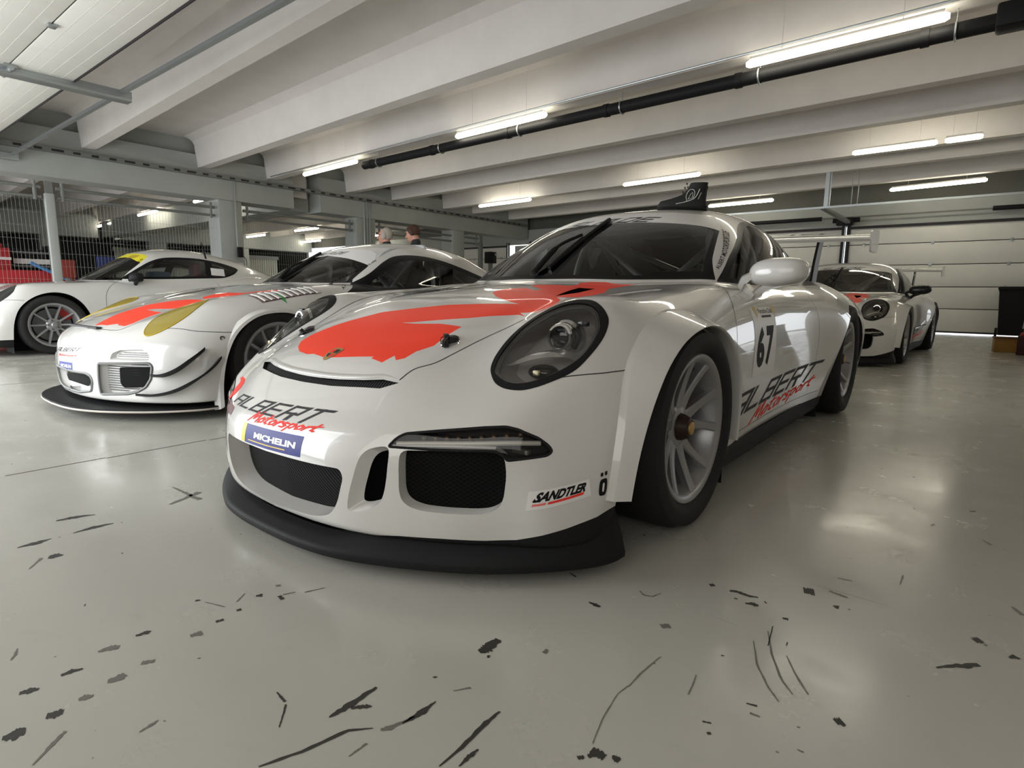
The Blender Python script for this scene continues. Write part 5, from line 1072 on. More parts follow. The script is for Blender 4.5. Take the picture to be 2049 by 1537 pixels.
    splits(sh, 2, f, root, 'side_window', GLSD); splits(sh, 21, f, root, 'window_border', TRIMB)
    for s in (-1, 1):
        V, T, _ = sh.take([4]); V, T = side_of(V, T, s); n = nrm(f, V); t = thing('headlamp', None, None); t.parent = root
        m = MB(); m.add(V+n*.003, T); m.build('lamp_cover', YFILM, t, normals=n)['label'] = 'yellow filmed lamp cover'; L = max(loops(T), key=len); m = MB(); m.tube(V[L]+n[L]*.001, .004, closed=True, n=6); m.build('lamp_bezel', mat_('amber_edge', (.5, .36, .02), .2), t)
        for tg, nm, ve in ((19, 'corner_intake', (0, .05, 0)), (18, 'upper_vent', (0, .03, .01))):
            V, T, _ = sh.take([tg]); V, T = side_of(V, T, s); m = MB(); recess(m, V, T, ve, .97, 0, 0, 2); o = m.build(nm, WHITEL, root)
            L = max(loops(T), key=len); m = MB(); m.tube(V[L], .008, closed=True, n=6); m.build('intake_frame', STEEL if tg == 19 else PAINT, o) if tg == 19 else None
            zz = np.arange(.15, .33, .014) if tg == 19 else np.arange(.355, .405, .011); m = MB(); poly = intake if tg == 19 else topv
            for z in zz:
                xs = np.linspace(.38, .74, 60); k = poly_sd(poly, np.c_[xs, np.full(60, z)]) < -.012
                if k.sum() < 4: continue
                q = np.c_[xs[k]*s, np.full(k.sum(), -1.3), np.full(k.sum(), z)]; Q, ok = drop(f, q, (0, 1, 0)); Q = Q+[0, ve[1]*.7, 0]; m.grid(np.stack([Q, Q+[0, .012, .004]]), flip=s < 0)
            m.build('louvre_rows', STEEL, o)
        V, F = polyfill(rounded([(.52, .302), (.705, .312), (.703, .25), (.68, .205), (.63, .19), (.535, .185), (.518, .21)], .012)); Vm = V*[s, 1]
        q = np.c_[Vm[:, 0], np.full(len(V), -1.3), Vm[:, 1]]; Q, ok = drop(f, q, (0, 1, 0)); m = MB(); Q = Q+[0, .03, 0]; m.add(Q, [ff[::-1] for ff in F] if s < 0 else F); P = Q[:]; m.build('radiator', MESHX, root)
        m = MB(); V, F = polyfill([(.60, .292), (.63, .293), (.63, .275), (.60, .275)]); 
        for nm, pts in (('canard', [(-.682, .268), (-.641, .271), (-.584, .304), (-.521, .361), (-.464, .413)]), ('canard', [(-.733, .157), (-.669, .158), (-.59, .188), (-.508, .248), (-.437, .313), (-.394, .359)])):
            p = smooth_open(pts, 6); Q, ok = drop(f, np.c_[np.full(len(p), 1.35), p], (-1, 0, 0)); w = .03+.035*np.sin(np.linspace(.3, 2.9, len(p))); n = nrm(f, Q); O = Q+n*w[:, None]*[1, 1, .3]
            m = MB(); m.grid(np.stack([Q-n*.004, O+[0, 0, .012], O+[0, 0, -.002], Q+[0, 0, -.012]])*[s, 1, 1], flip=s < 0); m.build(nm, BLK, root)
        for arch, nm in ((archf, 'front_wheel_house'), (ARCHR, 'rear_wheel_house')): well(nm, root, arch, s, .5, .85)
        p = archf[archf[:, 1] > .06]; Q, ok = drop(f, np.c_[np.full(len(p), 1.35), p*1.0+[0, 0]], (-1, 0, 0)); g = np.c_[np.full(len(p), .90), p]; m = MB(); m.grid(np.stack([np.c_[np.full(len(p), x), (p-[0, .3])*k+[0, .3]] for x, k in ((.87, 1.09), (.915, 1.05), (.922, 1.0), (.86, .995))])*[s, 1, 1], flip=s > 0); m.build('wheel_arch_flare', PAINT, root)
        wheel('front_wheel', root, (.885*s, 0, .318), .318, .26, s, 12, False, .238); wheel('rear_wheel', root, (.945*s, 2.43, .35), .35, .31, s, 12, False)
        m = MB()
        for k in range(9 if s > 0 else 0):
            y = -.06+.047*k; Q, ok = drop(f, A([(x*s, y+(x-.69)*.30, 1.4) for x in (.695, .75, .81)]), (0, 0, -1)); n = nrm(f, Q); m.grid(np.stack([Q+n*.001+[0, -.019, 0], Q+n*.008+[0, -.012, 0], Q+n*.009+[0, .008, 0], Q+n*.001+[0, .014, 0]]), flip=s > 0)
        if s > 0: m.build('fender_louvres', PAINT, root, smooth=0)
        m = MB(); m.grid([[(s*x, y, z) for x, z in ((.80, .07), (.90, .07), (.90, .10), (.885, .15))] for y in np.linspace(.38, 2.05, 8)], flip=s > 0); m.build('side_skirt', BLK, root)
    V, F = polyfill([(.69, -.09), (.815, -.06), (.815, .34), (.69, .34)]); decal('louvre_gap', f, 'top', V, F, mat_('louvre_gap_grey', (.20, .13, .13), .7), root, .03, .0006)
    V, T, _ = sh.take([6]); m = MB(); recess(m, V, T, (0, .05, 0), .96, 0, 0, 2); o = m.build('centre_intake', WHITEL, root); L = max(loops(T), key=len); m = MB(); m.tube(V[L], .008, closed=True, n=6); m.build('intake_frame', STEEL, o)
    V, F = polyfill(rounded([(-.22, .235), (.22, .235), (.235, .2), (.20, .165), (-.20, .165), (-.235, .2)], .02)); Q, ok = drop(f, np.c_[V[:, 0], np.full(len(V), -1.3), V[:, 1]], (0, 1, 0)); m = MB(); m.add(Q+[0, .035, 0], F); m.build('radiator', MESHX, root)
    pl = smooth_open([(0, -1.0), (.25, -.985), (.45, -.93), (.62, -.83), (.78, -.68), (.88, -.52), (.90, -.38)], 5); P = np.concatenate([pl[::-1]*[-1, 1], pl[1:]]); m = MB(); m.grid([[(x*.6, y*.55, .078), (x, y, .074), (x, y, .056), (x*.6, y*.55, .052)] for x, y in P]); m.build('front_splitter', BLK, root)
    m = MB(); m.grid([[(x, y, .055), (x*1.003, y*1.003, .062), (x, y, .066)] for x, y in P*1.002]); m.build('splitter_edge', mat_('worn_edge', (.55, .50, .44), .5), root)
    V, F = polyfill([(-.30, -.80), (.30, -.80), (.42, -.76), (.34, -.725), (-.34, -.725), (-.42, -.76)])
    Q, ok = drop(f, np.c_[V, np.full(len(V), 1.4)], (0, 0, -1)); m = MB(); m.box((0, -.785, .515), (.50, .03, .012)); m.build('nose_vent', GREYINK, root)
    V, F = word('ALBERT', GL, 1.26, .2, .17, .4); decal('nose_lettering', f, 'front', quadmap(V, [(-.24, .350), (.215, .378), (.24, .402), (-.20, .378)]), F, INK, root, .03); V, F = word('Motorsport', SC, .62, .15, None, .3, {'M': 1.6, 't': .85, 'r': .8}); decal('nose_script', f, 'front', quadmap(V, [(-.22, .318), (.175, .342), (.19, .36), (-.2, .342)]), F, REDINK, root, .03)
    st = decal('tyre_sponsor_sticker', f, 'front', quadmap(rect()[0], [(-.20, .243), (.092, .253), (.094, .304), (-.19, .292)]), rect()[1], BLUEINK, root, .03); V, F = font('MICHELIN', .02); decal('sticker_lettering', f, 'front', quadmap(V, [(-.15, .26), (.07, .268), (.07, .288), (-.15, .28)]), F, FILM, st, .03, .0015)
    m = MB(); Q, _ = drop(f, A([(1.35, -.361, .468)]), (-1, 0, 0)); m.lathe([(-.01, .014), (.002, .014), (.004, .011), (-.004, .009), (-.004, 0)], 20, c=Q[0]); m.build('air_jack_bolt', NUT, root)
    ribbon('panel_gap', f, [(.69, -.60, .53), (.76, -.535, .52), (.833, -.468, .512), (.88, -.37, .506), (.905, -.29, .503)], .004, SEAM, root); ribbon('panel_gap', f, [(.10, -.80, .50), (.388, -.747, .507), (.44, -.68, .53), (.46, -.5, .6), (.47, -.3, .66), (.5, 0, .73)], .004, SEAM, root);
    V, F = font('Albert-Motorsport.de', .012); decal('pillar_lettering', f, 'side', quadmap(V, [(.565, .755), (1.045, .99), (1.055, 1.003), (.56, .772)]), F, INK, root, .03)
    V, F = word('GLP.DE', GL, 1.35, .16, .22, .5, {'.': .35}); decal('sun_strip_lettering', f, 'top', quadmap(V, [(-.22, .985), (.20, 1.0), (.19, 1.06), (-.20, 1.045)]), F, GREYINK, root, .03)
    V, F = polyfill([(.445, .987), (.535, .958), (.54, .915)]); decal('strip_corner', f, 'front', V, F, mat_('orange_vinyl', (.8, .16, .03), .4), root, .03)
    V, F = polyfill(rounded([(.15, .0), (.22, .01), (.25, .03), (.2, .035), (.17, .03)], .005)); decal('green_mark', f, 'top', V+[.6, .06], F, mat_('green_vinyl', (.05, .35, .08), .4), root, .02)
    m = MB(); m.box((.60, 1.78, .92), (.05, .12, .24), bev=.01); m.build('door_pillar', TRIMB, root)
    cabin(root, True, .34, False, .10, .70); wiper(root, f, (-.03, .83), (-.06, .90), (-.10, .96), ((-.035, .84), (-.185, 1.066)))
    place(root, 'gt'); return root
def build_coupe():
    sp_ = RCAY; A = np.array; lt = low_top(sp_)
    wsp = [(0, .7), (.74, .7), (.70, .84), (.60, .97), (.545, 1.09), (.49, 1.165), (.40, 1.20), (.2, 1.222), (0, 1.228)]
    ws = lambda V: np.maximum.reduce([poly_sd(wsp, np.c_[np.abs(V[:, 0]), V[:, 2]]), V[:, 1]-1.3, lt(V)+.014-V[:, 2]])
    ban = lambda V: np.maximum(ws(V), sp([0, .3, .5], [1.165, 1.15, 1.10], np.abs(V[:, 0]))-V[:, 2])
    win = p_side(rounded([(.75, .872), (.96, 1.008), (1.125, 1.108), (1.283, 1.162), (1.483, 1.178), (1.744, 1.174), (2.016, 1.135), (2.239, 1.07), (2.281, 1.042), (2.198, .975), (2.033, .915), (1.221, .88)], [.01, .1, .1, .1, .1, .1, .1, .05, .03, .05, .1, .1]), .3)
    archf = smooth_open([(-.385, .03), (-.38, .2), (-.36, .38), (-.295, .535), (-.16, .65), (.0, .70), (.153, .68), (.269, .59), (.345, .45), (.375, .3), (.385, .03)], 5); archr = archf*[1, 1]+[2.475, 0]
    win0 = lambda V: np.maximum(win(V), -(win(V)+.03))
    sh = carve(sp_, [(17, lambda V: V[:, 2]-.185+.1*(V[:, 1] > .6), None, 0), (16, p_side(archf), None, 1), (16, p_side(archr), None, 1), (4, p_top(smooth_closed(LAMP, 4)), [0], 1), (1, ws, [0], 1), (12, ban, [1], 1), (2, win, [0], 1), (21, win0, [2], 1), (22, lambda V: np.maximum(win(V), np.abs(V[:, 1]-1.83-.2*(V[:, 2]-1))-.05), [2], 1), (3, p_top([(-1, 2.15), (.46, 2.2), (.38, 2.8), (-1, 2.85)], .9), [0], 0)], .017)
    full = sh.f; f = lambda P: full(np.c_[np.abs(P[:, 0]), P[:, 1:]]); sh.f = f
    root = thing('coupe', 'plain white coupe with black mirror and ten spoke wheel, at far left', 'car')
    panel(sh, [0, 17], {17: 1}, 'body_shell', [PAINT, BLK], root); panel(sh, [1], {}, 'windscreen', [GLS], root); panel(sh, [12], {}, 'sun_strip', [mat_('yellow_film', (.80, .70, .03), .3)], root)['label'] = 'yellow sun strip across the windscreen'; panel(sh, [3], {}, 'rear_window', [GLSD], root)
    splits(sh, 2, f, root, 'side_window', GLS); splits(sh, 21, f, root, 'window_border', TRIMB); splits(sh, 22, f, root, 'window_pillar', TRIMB); splits(sh, 4, f, root, 'headlamp', BLKG)
    for s in (-1, 1):
        for arch, nm in ((archf, 'front_wheel_house'), (archr, 'rear_wheel_house')): well(nm, root, arch, s, .5, .85)
        wheel('front_wheel', root, (.878*s, 0, .333), .333, .24, s, 10, False, .252); wheel('rear_wheel', root, (.885*s, 2.475, .335), .335, .27, s, 10, False, .252)
        t = door_mirror(root, s, BLK); t.location = (-.06*s, .05, .045)
        Q, _ = drop(f, A([(1.35*s, 1.67, .725)]), (-s, 0, 0)); m = MB(); m.box(Q[0]+[.012*s, 0, 0], (.035, .22, .04), bev=.012); m.build('door_handle', BLKG, root)
    ribbon('panel_gap', f, [(.66, .74, .87), (.76, .65, .82), (.81, .585, .763), (.849, .537, .682), (.871, .521, .568), (.874, .522, .421), (.87, .56, .2)], .004, SEAM, root); ribbon('panel_gap', f, [(.70, -.55, .605), (.76, -.436, .609), (.82, -.34, .61), (.866, -.249, .61)], .004, SEAM, root); ribbon('panel_gap', f, [(.80, 1.88, .86), (.86, 1.9, .7), (.875, 1.9, .45), (.87, 1.8, .2)], .004, SEAM, root);
    V, F = font('www.porschesportscup.de', .01); decal('pillar_lettering', f, 'side', quadmap(V, [(.72, .888), (1.09, 1.125), (1.085, 1.15), (.705, .91)]), F, INK, root, .03)
    V, F = rect(); decal('window_sheet', f, 'side', quadmap(V, [(1.845, .95), (2.035, .94), (2.05, 1.04), (1.86, 1.05)]), F, FILM, root, .03)
    V, F = polyfill([(-.02, 1.0), (.16, 1.03), (.16, 1.10), (-.02, 1.07)]); decal('strip_text_block', f, 'top', V+[.2, -.0], F, mat_('ochre', (.5, .35, .02), .4), root, .03)
    m = MB(); m.tube(smooth_open([(.56, 1.86, 1.16), (.57, 1.83, 1.28), (.57, 1.80, 1.40)], 4), [.012]*4+[.006]*5, n=8); m.build('antenna', BLK, root)
    cabin(root, False, .36, True, .14, .80); m = MB(); m.box((.42, 1.75, .98), (.18, .10, .26), bev=.03); m.build('headrest', mat_('seat_red', (.45, .02, .02), .7), root); m = MB(); m.box((.50, 1.25, .92), (.3, .22, .12), bev=.03); m.build('blue_cloth', mat_('cloth_blue', (.10, .18, .28), .8), root)
    place(root, 'coupe'); return root
# ------------------------------------------------------------------ people and small things
def cone(P, a, b, ra, rb):
    a, b = np.array(a, float), np.array(b, float); d = b-a; t = np.clip(((P-a)@d)/(d@d), 0, 1); return np.linalg.norm(P-a-t[:, None]*d, axis=1)-(ra+(rb-ra)*t)
def ell(P, c, r): q = (P-np.array(c))/np.array(r); k = np.linalg.norm(q, axis=1); return (k-1)*min(r)
def sm(ds, k):
    r = ds[0]
    for d in ds[1:]: r = smin(r, d, k)
    return r
def sdf_mesh(f, lo, hi, h):
    fg = lambda x, y, z: f(np.stack(np.broadcast_arrays(x, y, z), -1).reshape(-1, 3)).reshape(np.broadcast_shapes(x.shape, y.shape, z.shape)); return surface_net(fg, f, lo, hi, h)
SKIN = mat('skin', (.55, .27, .19), .5); JACKET = mat('black_jacket', (.018, .018, .02), .8); TROUS = mat('dark_trousers', (.03, .032, .04), .85); SHOE = mat('shoe_black', (.015, .014, .014), .5)
def person(label, loc, face, hgt, hair, hairm, glasses=False, tilt=0.):
    """Standing figure facing +y in its own frame, arms folded low in front."""
    t = thing('person', label, 'person', loc, face); k = hgt/1.75
    def head(P):
        P = (P-[0, 0, 1.50])@rotx(tilt)+[0, 0, 1.50]; x = np.abs(P[:, 0]); Q = np.c_[x, P[:, 1:]]
        d = sm([ell(P, (0, -.012, 1.655), (.077, .098, .098)), ell(P, (0, .03, 1.60), (.060, .066, .085)), ell(P, (0, .055, 1.548), (.034, .030, .028)), ell(Q, (.038, .062, 1.612), (.024, .018, .02))], .03)
        d = smin(d, cone(P, (0, .088, 1.648), (0, .118, 1.602), .009, .016), .014); d = smin(d, ell(Q, (.015, .10, 1.603), (.010, .012, .009)), .01); d = smin(d, ell(Q, (.03, .083, 1.672), (.028, .014, .009)), .014)
        d = -smin(-d, ell(Q, (.034, .100, 1.645), (.018, .016, .012)), .012); d = smin(d, ell(P, (0, .088, 1.568), (.026, .014, .007)), .008); d = smin(d, ell(P, (0, .086, 1.556), (.022, .014, .007)), .008)
        d = smin(d, ell(Q, (.082, -.01, 1.632), (.010, .020, .032)), .008); d = smin(d, cone(P, (0, -.025, 1.60), (0, -.035, 1.44), .052, .060), .03)
        return d
    def hand(P, s):
        c = np.array([s*.10, .235, 1.045]); ds = [ell(P, c, (.042, .03, .046))]
        for i in range(4): a = c+[-s*.028, .012, .028-.018*i]; b = a+[-s*(.045-.004*abs(i-1.2)), .012, -.008]; ds += [cone(P, a, b, .0095, .009), cone(P, b, b+[-s*.02, -.02, -.008], .009, .0075)]
        ds.append(cone(P, c+[0, -.01, .035], c+[-s*.045, .015, .062], .012, .009)); return sm(ds, .008)
    def jk(P):
        Q = np.c_[np.abs(P[:, 0]), P[:, 1:]]
        d = sm([ell(P, (0, -.01, 1.25), (.185, .125, .21)), ell(P, (0, 0, 1.02), (.165, .12, .18)), cone(Q, (0, -.02, 1.40), (.17, -.02, 1.375), .075, .065), cone(P, (0, -.02, 1.40), (0, -.03, 1.50), .092, .070), cone(Q, (.19, -.02, 1.365), (.25, -.03, 1.09), .066, .05), cone(Q, (.25, -.03, 1.09), (.125, .20, 1.045), .05, .036)], .04)
        return np.maximum(d, .90-P[:, 2])
    def tr(P):
        Q = np.c_[np.abs(P[:, 0]), P[:, 1:]]; d = sm([ell(P, (0, -.005, .95), (.168, .12, .13)), cone(Q, (.09, 0, .88), (.105, .01, .50), .092, .066), cone(Q, (.105, .01, .50), (.115, -.01, .07), .064, .052)], .04); return np.maximum(d, .06-P[:, 2])
    def sh_(P): Q = np.c_[np.abs(P[:, 0]), P[:, 1:]]; return np.maximum(sm([ell(Q, (.118, -.02, .06), (.048, .065, .06)), ell(Q, (.13, .10, .035), (.048, .10, .042))], .04), .003-P[:, 2])
    def whole(P):                                                   # one continuous figure under the clothes
        d = smin(head(P), np.maximum(jk(P), -9)+.014, .02); d = smin(d, tr(P)+.012, .02); d = smin(d, sh_(P)+.012, .02); return np.minimum(d, np.minimum(hand(P, 1), hand(P, -1)))
    V, T = sdf_mesh(whole, (-.34, -.19, -.01), (.34, .31, 1.78), .0095); m = MB(); m.add(V*k, T); m.build('body', SKIN, t, smooth=180)
    for nm, g, lo, hi, mt in (('jacket', jk, (-.36, -.2, .85), (.36, .32, 1.58), JACKET), ('trousers', tr, (-.3, -.18, .02), (.3, .2, 1.12), TROUS), ('shoes', sh_, (-.25, -.15, -.02), (.25, .25, .16), SHOE)):
        V, T = sdf_mesh(g, lo, hi, .018); m = MB(); m.add(V*k, T); m.build(nm, mt, t, smooth=180)
    if hair:
        def hr(P):
            R_ = (P-[0, 0, 1.50])@rotx(tilt)+[0, 0, 1.50]; d = np.minimum(head(P)-.011, ell(R_, (0, -.02, 1.665), (.084, .105, .103))); line = (R_[:, 2]-1.715+np.clip((.075-R_[:, 1])*1.4, 0, .12)) if hair == 2 else np.minimum(.02-R_[:, 1], R_[:, 2]-1.56)-.0*R_[:, 2]+np.minimum(0, 1.715-R_[:, 2]-.6*R_[:, 1])
            return np.maximum.reduce([d, -line, 1.58-R_[:, 2], R_[:, 1]-(.066 if hair == 2 else .04)])
        V, T = sdf_mesh(hr, (-.14, -.17, 1.5), (.14, .16, 1.80), .009); m = MB(); m.add(V*k, T); m.build('hair', hairm, t, smooth=180)
    if glasses:
        m = MB(); z = 1.643
        for s in (-1, 1): m.tube([((s*.036+.024*math.cos(a)), .106, z+.017*math.sin(a)) for a in np.linspace(0, 2*math.pi, 17)[:-1]], .0022, n=5, closed=True); m.tube([(s*.06, .104, z+.006), (s*.082, .06, z+.006), (s*.086, -.01, z+.002)], .0025, n=5)
        m.tube([(-.012, .108, z), (.012, .108, z)], .002, n=5); m.V = [tuple((np.array(v)-[0, 0, 1.5])@rotx(tilt).T*k+[0, 0, 1.5*k]) for v in m.V]; m.build('glasses', BLK, t)
    return t
def boot(label, loc, rz, mark=True):
    """High racing boot, toe towards -x in its own frame."""
    t = thing('racing_boot', label, 'shoe', loc, rz, None)
    m = MB(); m.prism(smooth_closed([(-.135, 0), (-.125, -.035), (-.05, -.043), (.05, -.034), (.125, -.032), (.137, 0), (.125, .032), (.05, .034), (-.05, .043), (-.125, .035)], 4), 0, .014); m.build('sole', BLK, t)
    rows = []
    for x0, x1, z, w in ((-.132, .132, .012, .040), (-.134, .133, .03, .041), (-.12, .130, .048, .038), (-.06, .128, .062, .037), (-.01, .126, .078, .036), (.018, .126, .10, .036), (.03, .130, .115, .038), (.035, .135, .132, .040), (.04, .137, .142, .040)):
        c, a = (x0+x1)/2, (x1-x0)/2; rows.append([(c+a*np.sign(math.cos(q))*abs(math.cos(q))**.75, w*np.sign(math.sin(q))*abs(math.sin(q))**.8, z+(.012*(math.cos(q) < -.3) if z > .15 else 0)) for q in np.linspace(0, 2*math.pi, 29)[:-1]])
    m = MB(); m.grid(rows, closed=True); m.grid([rows[-1], [(p[0]*.9+.009, p[1]*.85, p[2]-.004) for p in rows[-1]], [(p[0]*.85+.012, p[1]*.8, p[2]-.07) for p in rows[-1]]], closed=True); m.build('upper', mat_('boot_suede', (.012, .012, .011), .75), t, smooth=60)
    if mark:
        m = MB(); w = mat_('white_stitching', (.55, .55, .52), .6)
        Y = lambda P: np.array([(x, -.0395-.0015*(z > .12), z) for x, z in P])
        m.tube(Y(smooth_open([(-.035, .028), (.01, .036), (.055, .05), (.075, .068), (.092, .105)], 5)), .0025, n=5); m.tube(Y(smooth_open([(.025, .04), (.02, .07), (.035, .10), (.058, .102), (.066, .08), (.055, .05)], 5)), .002, n=5); m.tube(Y(smooth_open([(.03, .05), (.045, .08), (.055, .085), (.052, .06), (.035, .052)], 5)), .0016, n=5); m.tube(Y([(.085, .05), (.1, .085)]), .0016, n=5); m.build('side_stitching', w, t)
    m = MB()
    for k in range(4): z = .075+.022*k; m.tube([(-.006+.010*k, -.022, z), (-.012+.010*k, 0, z+.004), (-.006+.010*k, .022, z)], .003, n=6)
    m.build('laces', BLKG, t); return t
def bin_():
    t = thing('wheelie_bin', 'black wheeled rubbish bin standing by the back door at right', 'bin', (2.05, 13.15, 0), 0); m = MB()
    m.grid([[(sx*w, sy*d, z) for sx, sy in ((-1, -1), (1, -1), (1, 1), (-1, 1))] for z, w, d in ((.05, .17, .16), (.5, .20, .2), (.88, .225, .235), (.92, .24, .25))], closed=True); m.add([(-.17, -.16, .05), (.17, -.16, .05), (.17, .16, .05), (-.17, .16, .05)], [(3, 2, 1, 0)]); m.build('bin_body', BLK, t, 0)
    m = MB(); m.box((0, -.01, .955), (.50, .52, .06), bev=.02); m.build('lid', BLK, t); m = MB(); m.tube([(-.2, .27, .93), (.2, .27, .93)], .018); m.build('handle', BLK, t)
    for s in (-1, 1): m = MB(); m.lathe([(-.02, .0), (-.02, .09), (.02, .09), (.02, 0)], 20, c=(s*.2, .17, .09)); m.build('wheel', RUB, t)
    m = MB(); m.box((.06, -.205, .67), (.16, .006, .025)); o = m.build('bin_label', FILM, t)
    t = thing('crate', 'ochre wooden box on the floor in front of the rubbish bin', 'box', (1.90, 9.06, 0), .1); m = MB(); m.box((0, 0, .1), (.26, .22, .2), bev=.01); m.build('box', mat('ochre_board', (.38, .20, .04), .6), t); m = MB(); m.box((0, 0, .205), (.28, .24, .02)); m.build('lid', mat('dark_lid', (.16, .08, .03), .6), t)
    t = thing('crate', 'dark red box with a red cloth on the floor at right edge', 'box', (2.13, 8.72, 0), -.1); m = MB(); m.box((0, 0, .13), (.22, .26, .26), bev=.01); m.build('box', mat('dark_red_board', (.07, .015, .012), .6), t); m = MB(); m.sphere((.0, 0, .27), (.10, .11, .05)); m.build('cloth', mat('red_cloth', (.40, .03, .03), .8), t)
    t = thing('tool_cabinet', 'dark cabinet at the extreme right edge of the picture', 'cabinet', (2.47, 8.2, 0), 0); m = MB(); m.box((0, 0, .42), (.4, .9, .80), bev=.01); m.build('cabinet_body', BLK, t)
    for k in range(4): m = MB(); m.box((-.205, 0, .13+.19*k), (.015, .84, .17), bev=.004); m.build('drawer', mat_('drawer_dark', (.03, .022, .02), .45), t)
    m = MB(); m.box((2.38, 10.8, 1.0), (.06, .06, 2.0), bev=.006); tag(m.build('steel_pole', GIRD), 'pale upright pole beside the rubbish bin at right edge', 'pole')
def far_things():
    RD = mat('red_enamel', (.42, .018, .025), .4); X = -13.0
    t = thing('tool_cabinet', 'tall red cabinet behind the mesh at far left edge', 'cabinet', (X-.3, .52, 0), 0); m = MB(); m.box((0, -.25, .75), (.5, 1.6, 1.5), bev=.02); m.build('cabinet_body', RD, t); m = MB(); m.box((.26, -.25, 1.30), (.02, 1.6, .05)); m.build('trim_strip', CONC, t)
    for k in range(5): m = MB(); m.tube([(0, -.9+.32*k, 1.48), (0, -.9+.32*k, 1.58), (0, -.9+.32*k, 1.62)], [.11, .11, .05], n=14); m.build('gas_bottle', RD, t)
    t = thing('tyre_rack', 'black rack of stacked tyres with white strip, behind the mesh', 'rack', (X-.55, 1.44, 0), 0)
    for z in (.86, 1.17, 1.44): m = MB(); m.tube([(.2, -.3, z), (.2, .3, z)], .02, n=8); m.tube([(-.2, -.3, z), (-.2, .3, z)], .02, n=8); m.build('shelf_bar', STEEL, t)
    for s in (-1, 1): m = MB(); m.box((0, s*.31, .8), (.44, .03, 1.6)); m.build('upright', BLK, t)
    for z in (1.03, 1.36):
        for k in range(3): m = MB(); m.lathe([(-.09, .09), (-.095, .13), (-.07, .16), (.07, .16), (.095, .13), (.09, .09)], 24, axis=1, c=(0, -.195+.195*k, z)); m.build('tyre', RUB, t)
    m = MB(); m.box((.24, 0, 1.27), (.02, .58, .10)); m.build('white_strip', FILM, t)
    m = MB(); m.box((X+.3, 1.15, .54), (.5, 1.5, 1.08), bev=.03); tag(m.build('tool_chest', RD), 'low red chest behind the mesh, left of the coupe', 'chest')
    m = MB(); m.tube([(X+.60, 1.22, 1.22), (X+.60, 1.35, 1.14), (X+.60, 1.65, .99), (X+.60, 1.90, .82)], .03, n=10); tag(m.build('strap', mat('blue_strap', (.05, .20, .45), .6)), 'blue slanting strap hanging on the red chest behind mesh', 'strap')
    t = thing('fire_extinguisher_box', 'small red box mounted by the pale fence post', 'box', (-12.2, 1.72, 0)); m = MB(); m.box((0, 0, 1.12), (.14, .26, .34), bev=.02); m.build('box', mat('red_box', (.25, .03, .02), .5), t); m = MB(); m.box((-.0, 0, .48), (.06, .06, .95)); m.build('stand', STEEL, t)
    t = thing('sign_board', 'small dark blue board seen above the coupe windscreen', 'sign', (-12.6, 2.5, 0)); m = MB(); m.box((0, 0, 1.27), (.03, .34, .26), bev=.005); m.build('board', mat('blue_board', (.02, .03, .14), .5), t); m = MB(); m.tube([(0, -.14, 0), (0, -.14, 1.2)], .012, n=8); m.build('stand', GALV, t)
    # pale ribbed shutter and a dark car outline deep in the far bay
    t = thing('roller_shutter', 'pale ribbed shutter deep behind the first grey column', 'shutter', (-22.9, 9.0, 0)); m = MB(); m.box((0, 0, 1.05), (.04, 6.2, 2.1)); 
    for k in range(62): m.box((.03, -3.05+.1*k, 1.05), (.02, .05, 2.1))
    m.build('slats', wallmat('shutter_slats', (.36, .36, .30), 3, .05, .6), t); m = MB(); m.box((.03, 0, 2.16), (.1, 6.3, .14)); m.build('header', STEEL, t)
    t = thing('parked_car', 'dark outline of a car parked beyond the fence, behind the windscreens', 'car', (-12.6, 8.6, 0), 0); P = smooth_open([(-2.1, .45), (-2.0, .75), (-1.1, .9), (-.5, 1.32), (.6, 1.38), (1.3, 1.0), (2.0, .85), (2.1, .45)], 5); m = MB()
    m.grid([[(sx*w, y, z) for y, z in P] for sx, w in ((-1, .85), (-1, .7), (1, .7), (1, .85))]); m.grid([[(s*.85, y, .3+(z-.3)*q) for y, z in P] for s in (1,) for q in (0, .5, 1)]); m.grid([[(-.85, y, .3+(z-.3)*q) for y, z in P] for q in (1, .5, 0)]); m.build('body_shell', BLKG, t)
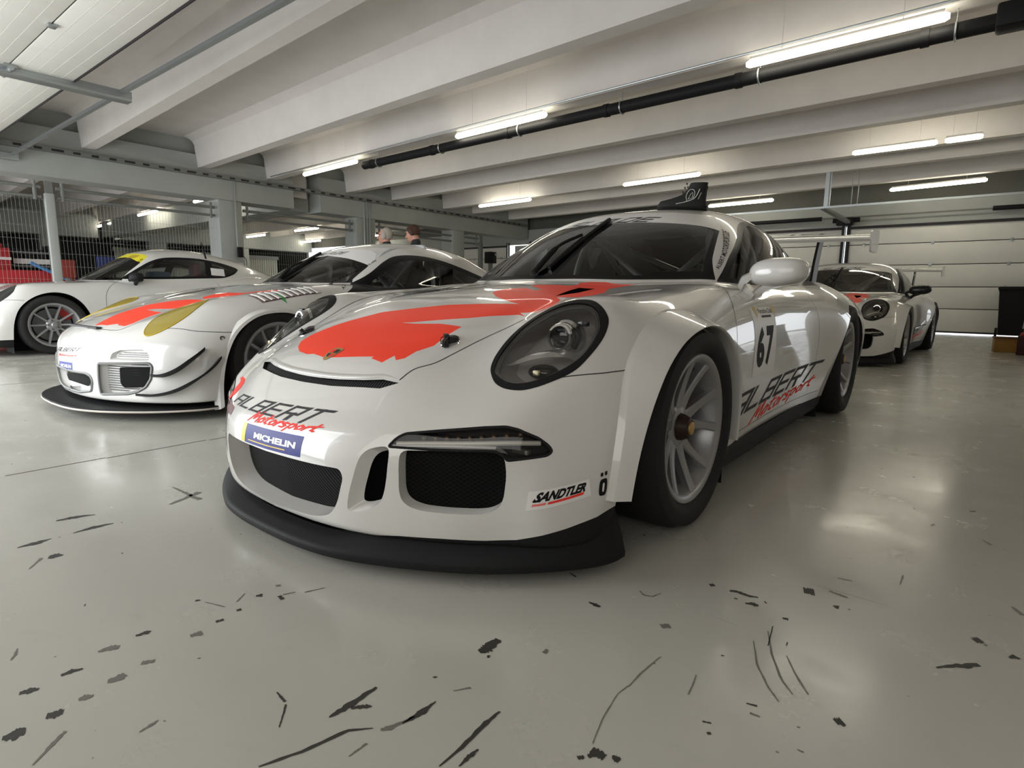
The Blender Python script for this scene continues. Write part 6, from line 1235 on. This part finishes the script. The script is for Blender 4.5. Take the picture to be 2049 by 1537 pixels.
    for s in (-1, 1):
        for y in (-1.3, 1.3): m = MB(); m.lathe([(-.1, .0), (-.1, .3), (.0, .32), (.1, .3), (.1, 0)], 24, c=(s*.76, y, .32)); m.build('wheel', RUB, t)
    t = thing('camera_mount', 'dark box on a pole hanging in the bay behind the race cars', 'box', (-10.6, 12.3, 0)); m = MB(); m.box((0, 0, 1.85), (.26, .3, .35), bev=.02); m.build('box', BLK, t); m = MB(); m.box((0, 0, .85), (.1, .1, 1.7)); m.build('pole', STEEL, t); m = MB(); m.sphere((.12, .1, 1.95), .05); m.build('lens', GALV, t)
# ------------------------------------------------------------------ put the place together
TUBE = mat('lit_tube', (1, .97, .9), .4, emit=(1.0, .94, .76), es=TUBE_E)
hall(); back_doors(); open_door(7, -5.43, -1.0); open_door(8, -9.97, -5.55); lights(); services(); fence()
cup, fcup, shcup = build_cup()
rear = dup(cup, (*POS['rear'][0], 0), POS['rear'][1], 'white race car with black mirror parked by the back door at right', ('number_panel', 'letter_sticker', 'parts_sponsor_sticker', 'tow_hook_panel', 'pillar_lettering'))
for o in bpy.data.objects:
    r = o
    while r.parent: r = r.parent
    if r == rear and o.name.split('.')[0] in ('mirror_housing', 'mirror_arm'): o.data = o.data.copy(); o.data.materials[0] = BLKG
build_gt(); build_coupe()
f1 = math.atan2(-.78, -.5)+math.radians(0)
def facing(dx, dy): return math.atan2(dy, dx)-math.pi/2
person('balding grey haired man in glasses facing left behind the race cars', (-5.74, 4.18, 0), facing(-.85, -.45), 1.72, 1, mat('grey_hair', (.42, .38, .34), .8), True)
person('dark haired man in black jacket facing left behind the race cars', (-5.2, 4.30, 0), facing(-.9, -.35), 1.74, 2, mat('brown_hair', (.05, .022, .012), .7), False, -.2)
zr = drop(fcup, np.array([(.19, 1.51, 1.6), (.16, 1.62, 1.6)]), (0, 0, -1))[0][:, 2]
boot('black high racing boot with white stitching on the front car roof', (.19, 1.50, zr[0]+.006), math.radians(24)); boot('second black boot mostly hidden behind the first, only its toe showing', (.15, 1.61, zr[1]+.006), math.radians(24), False)
bin_(); far_things()
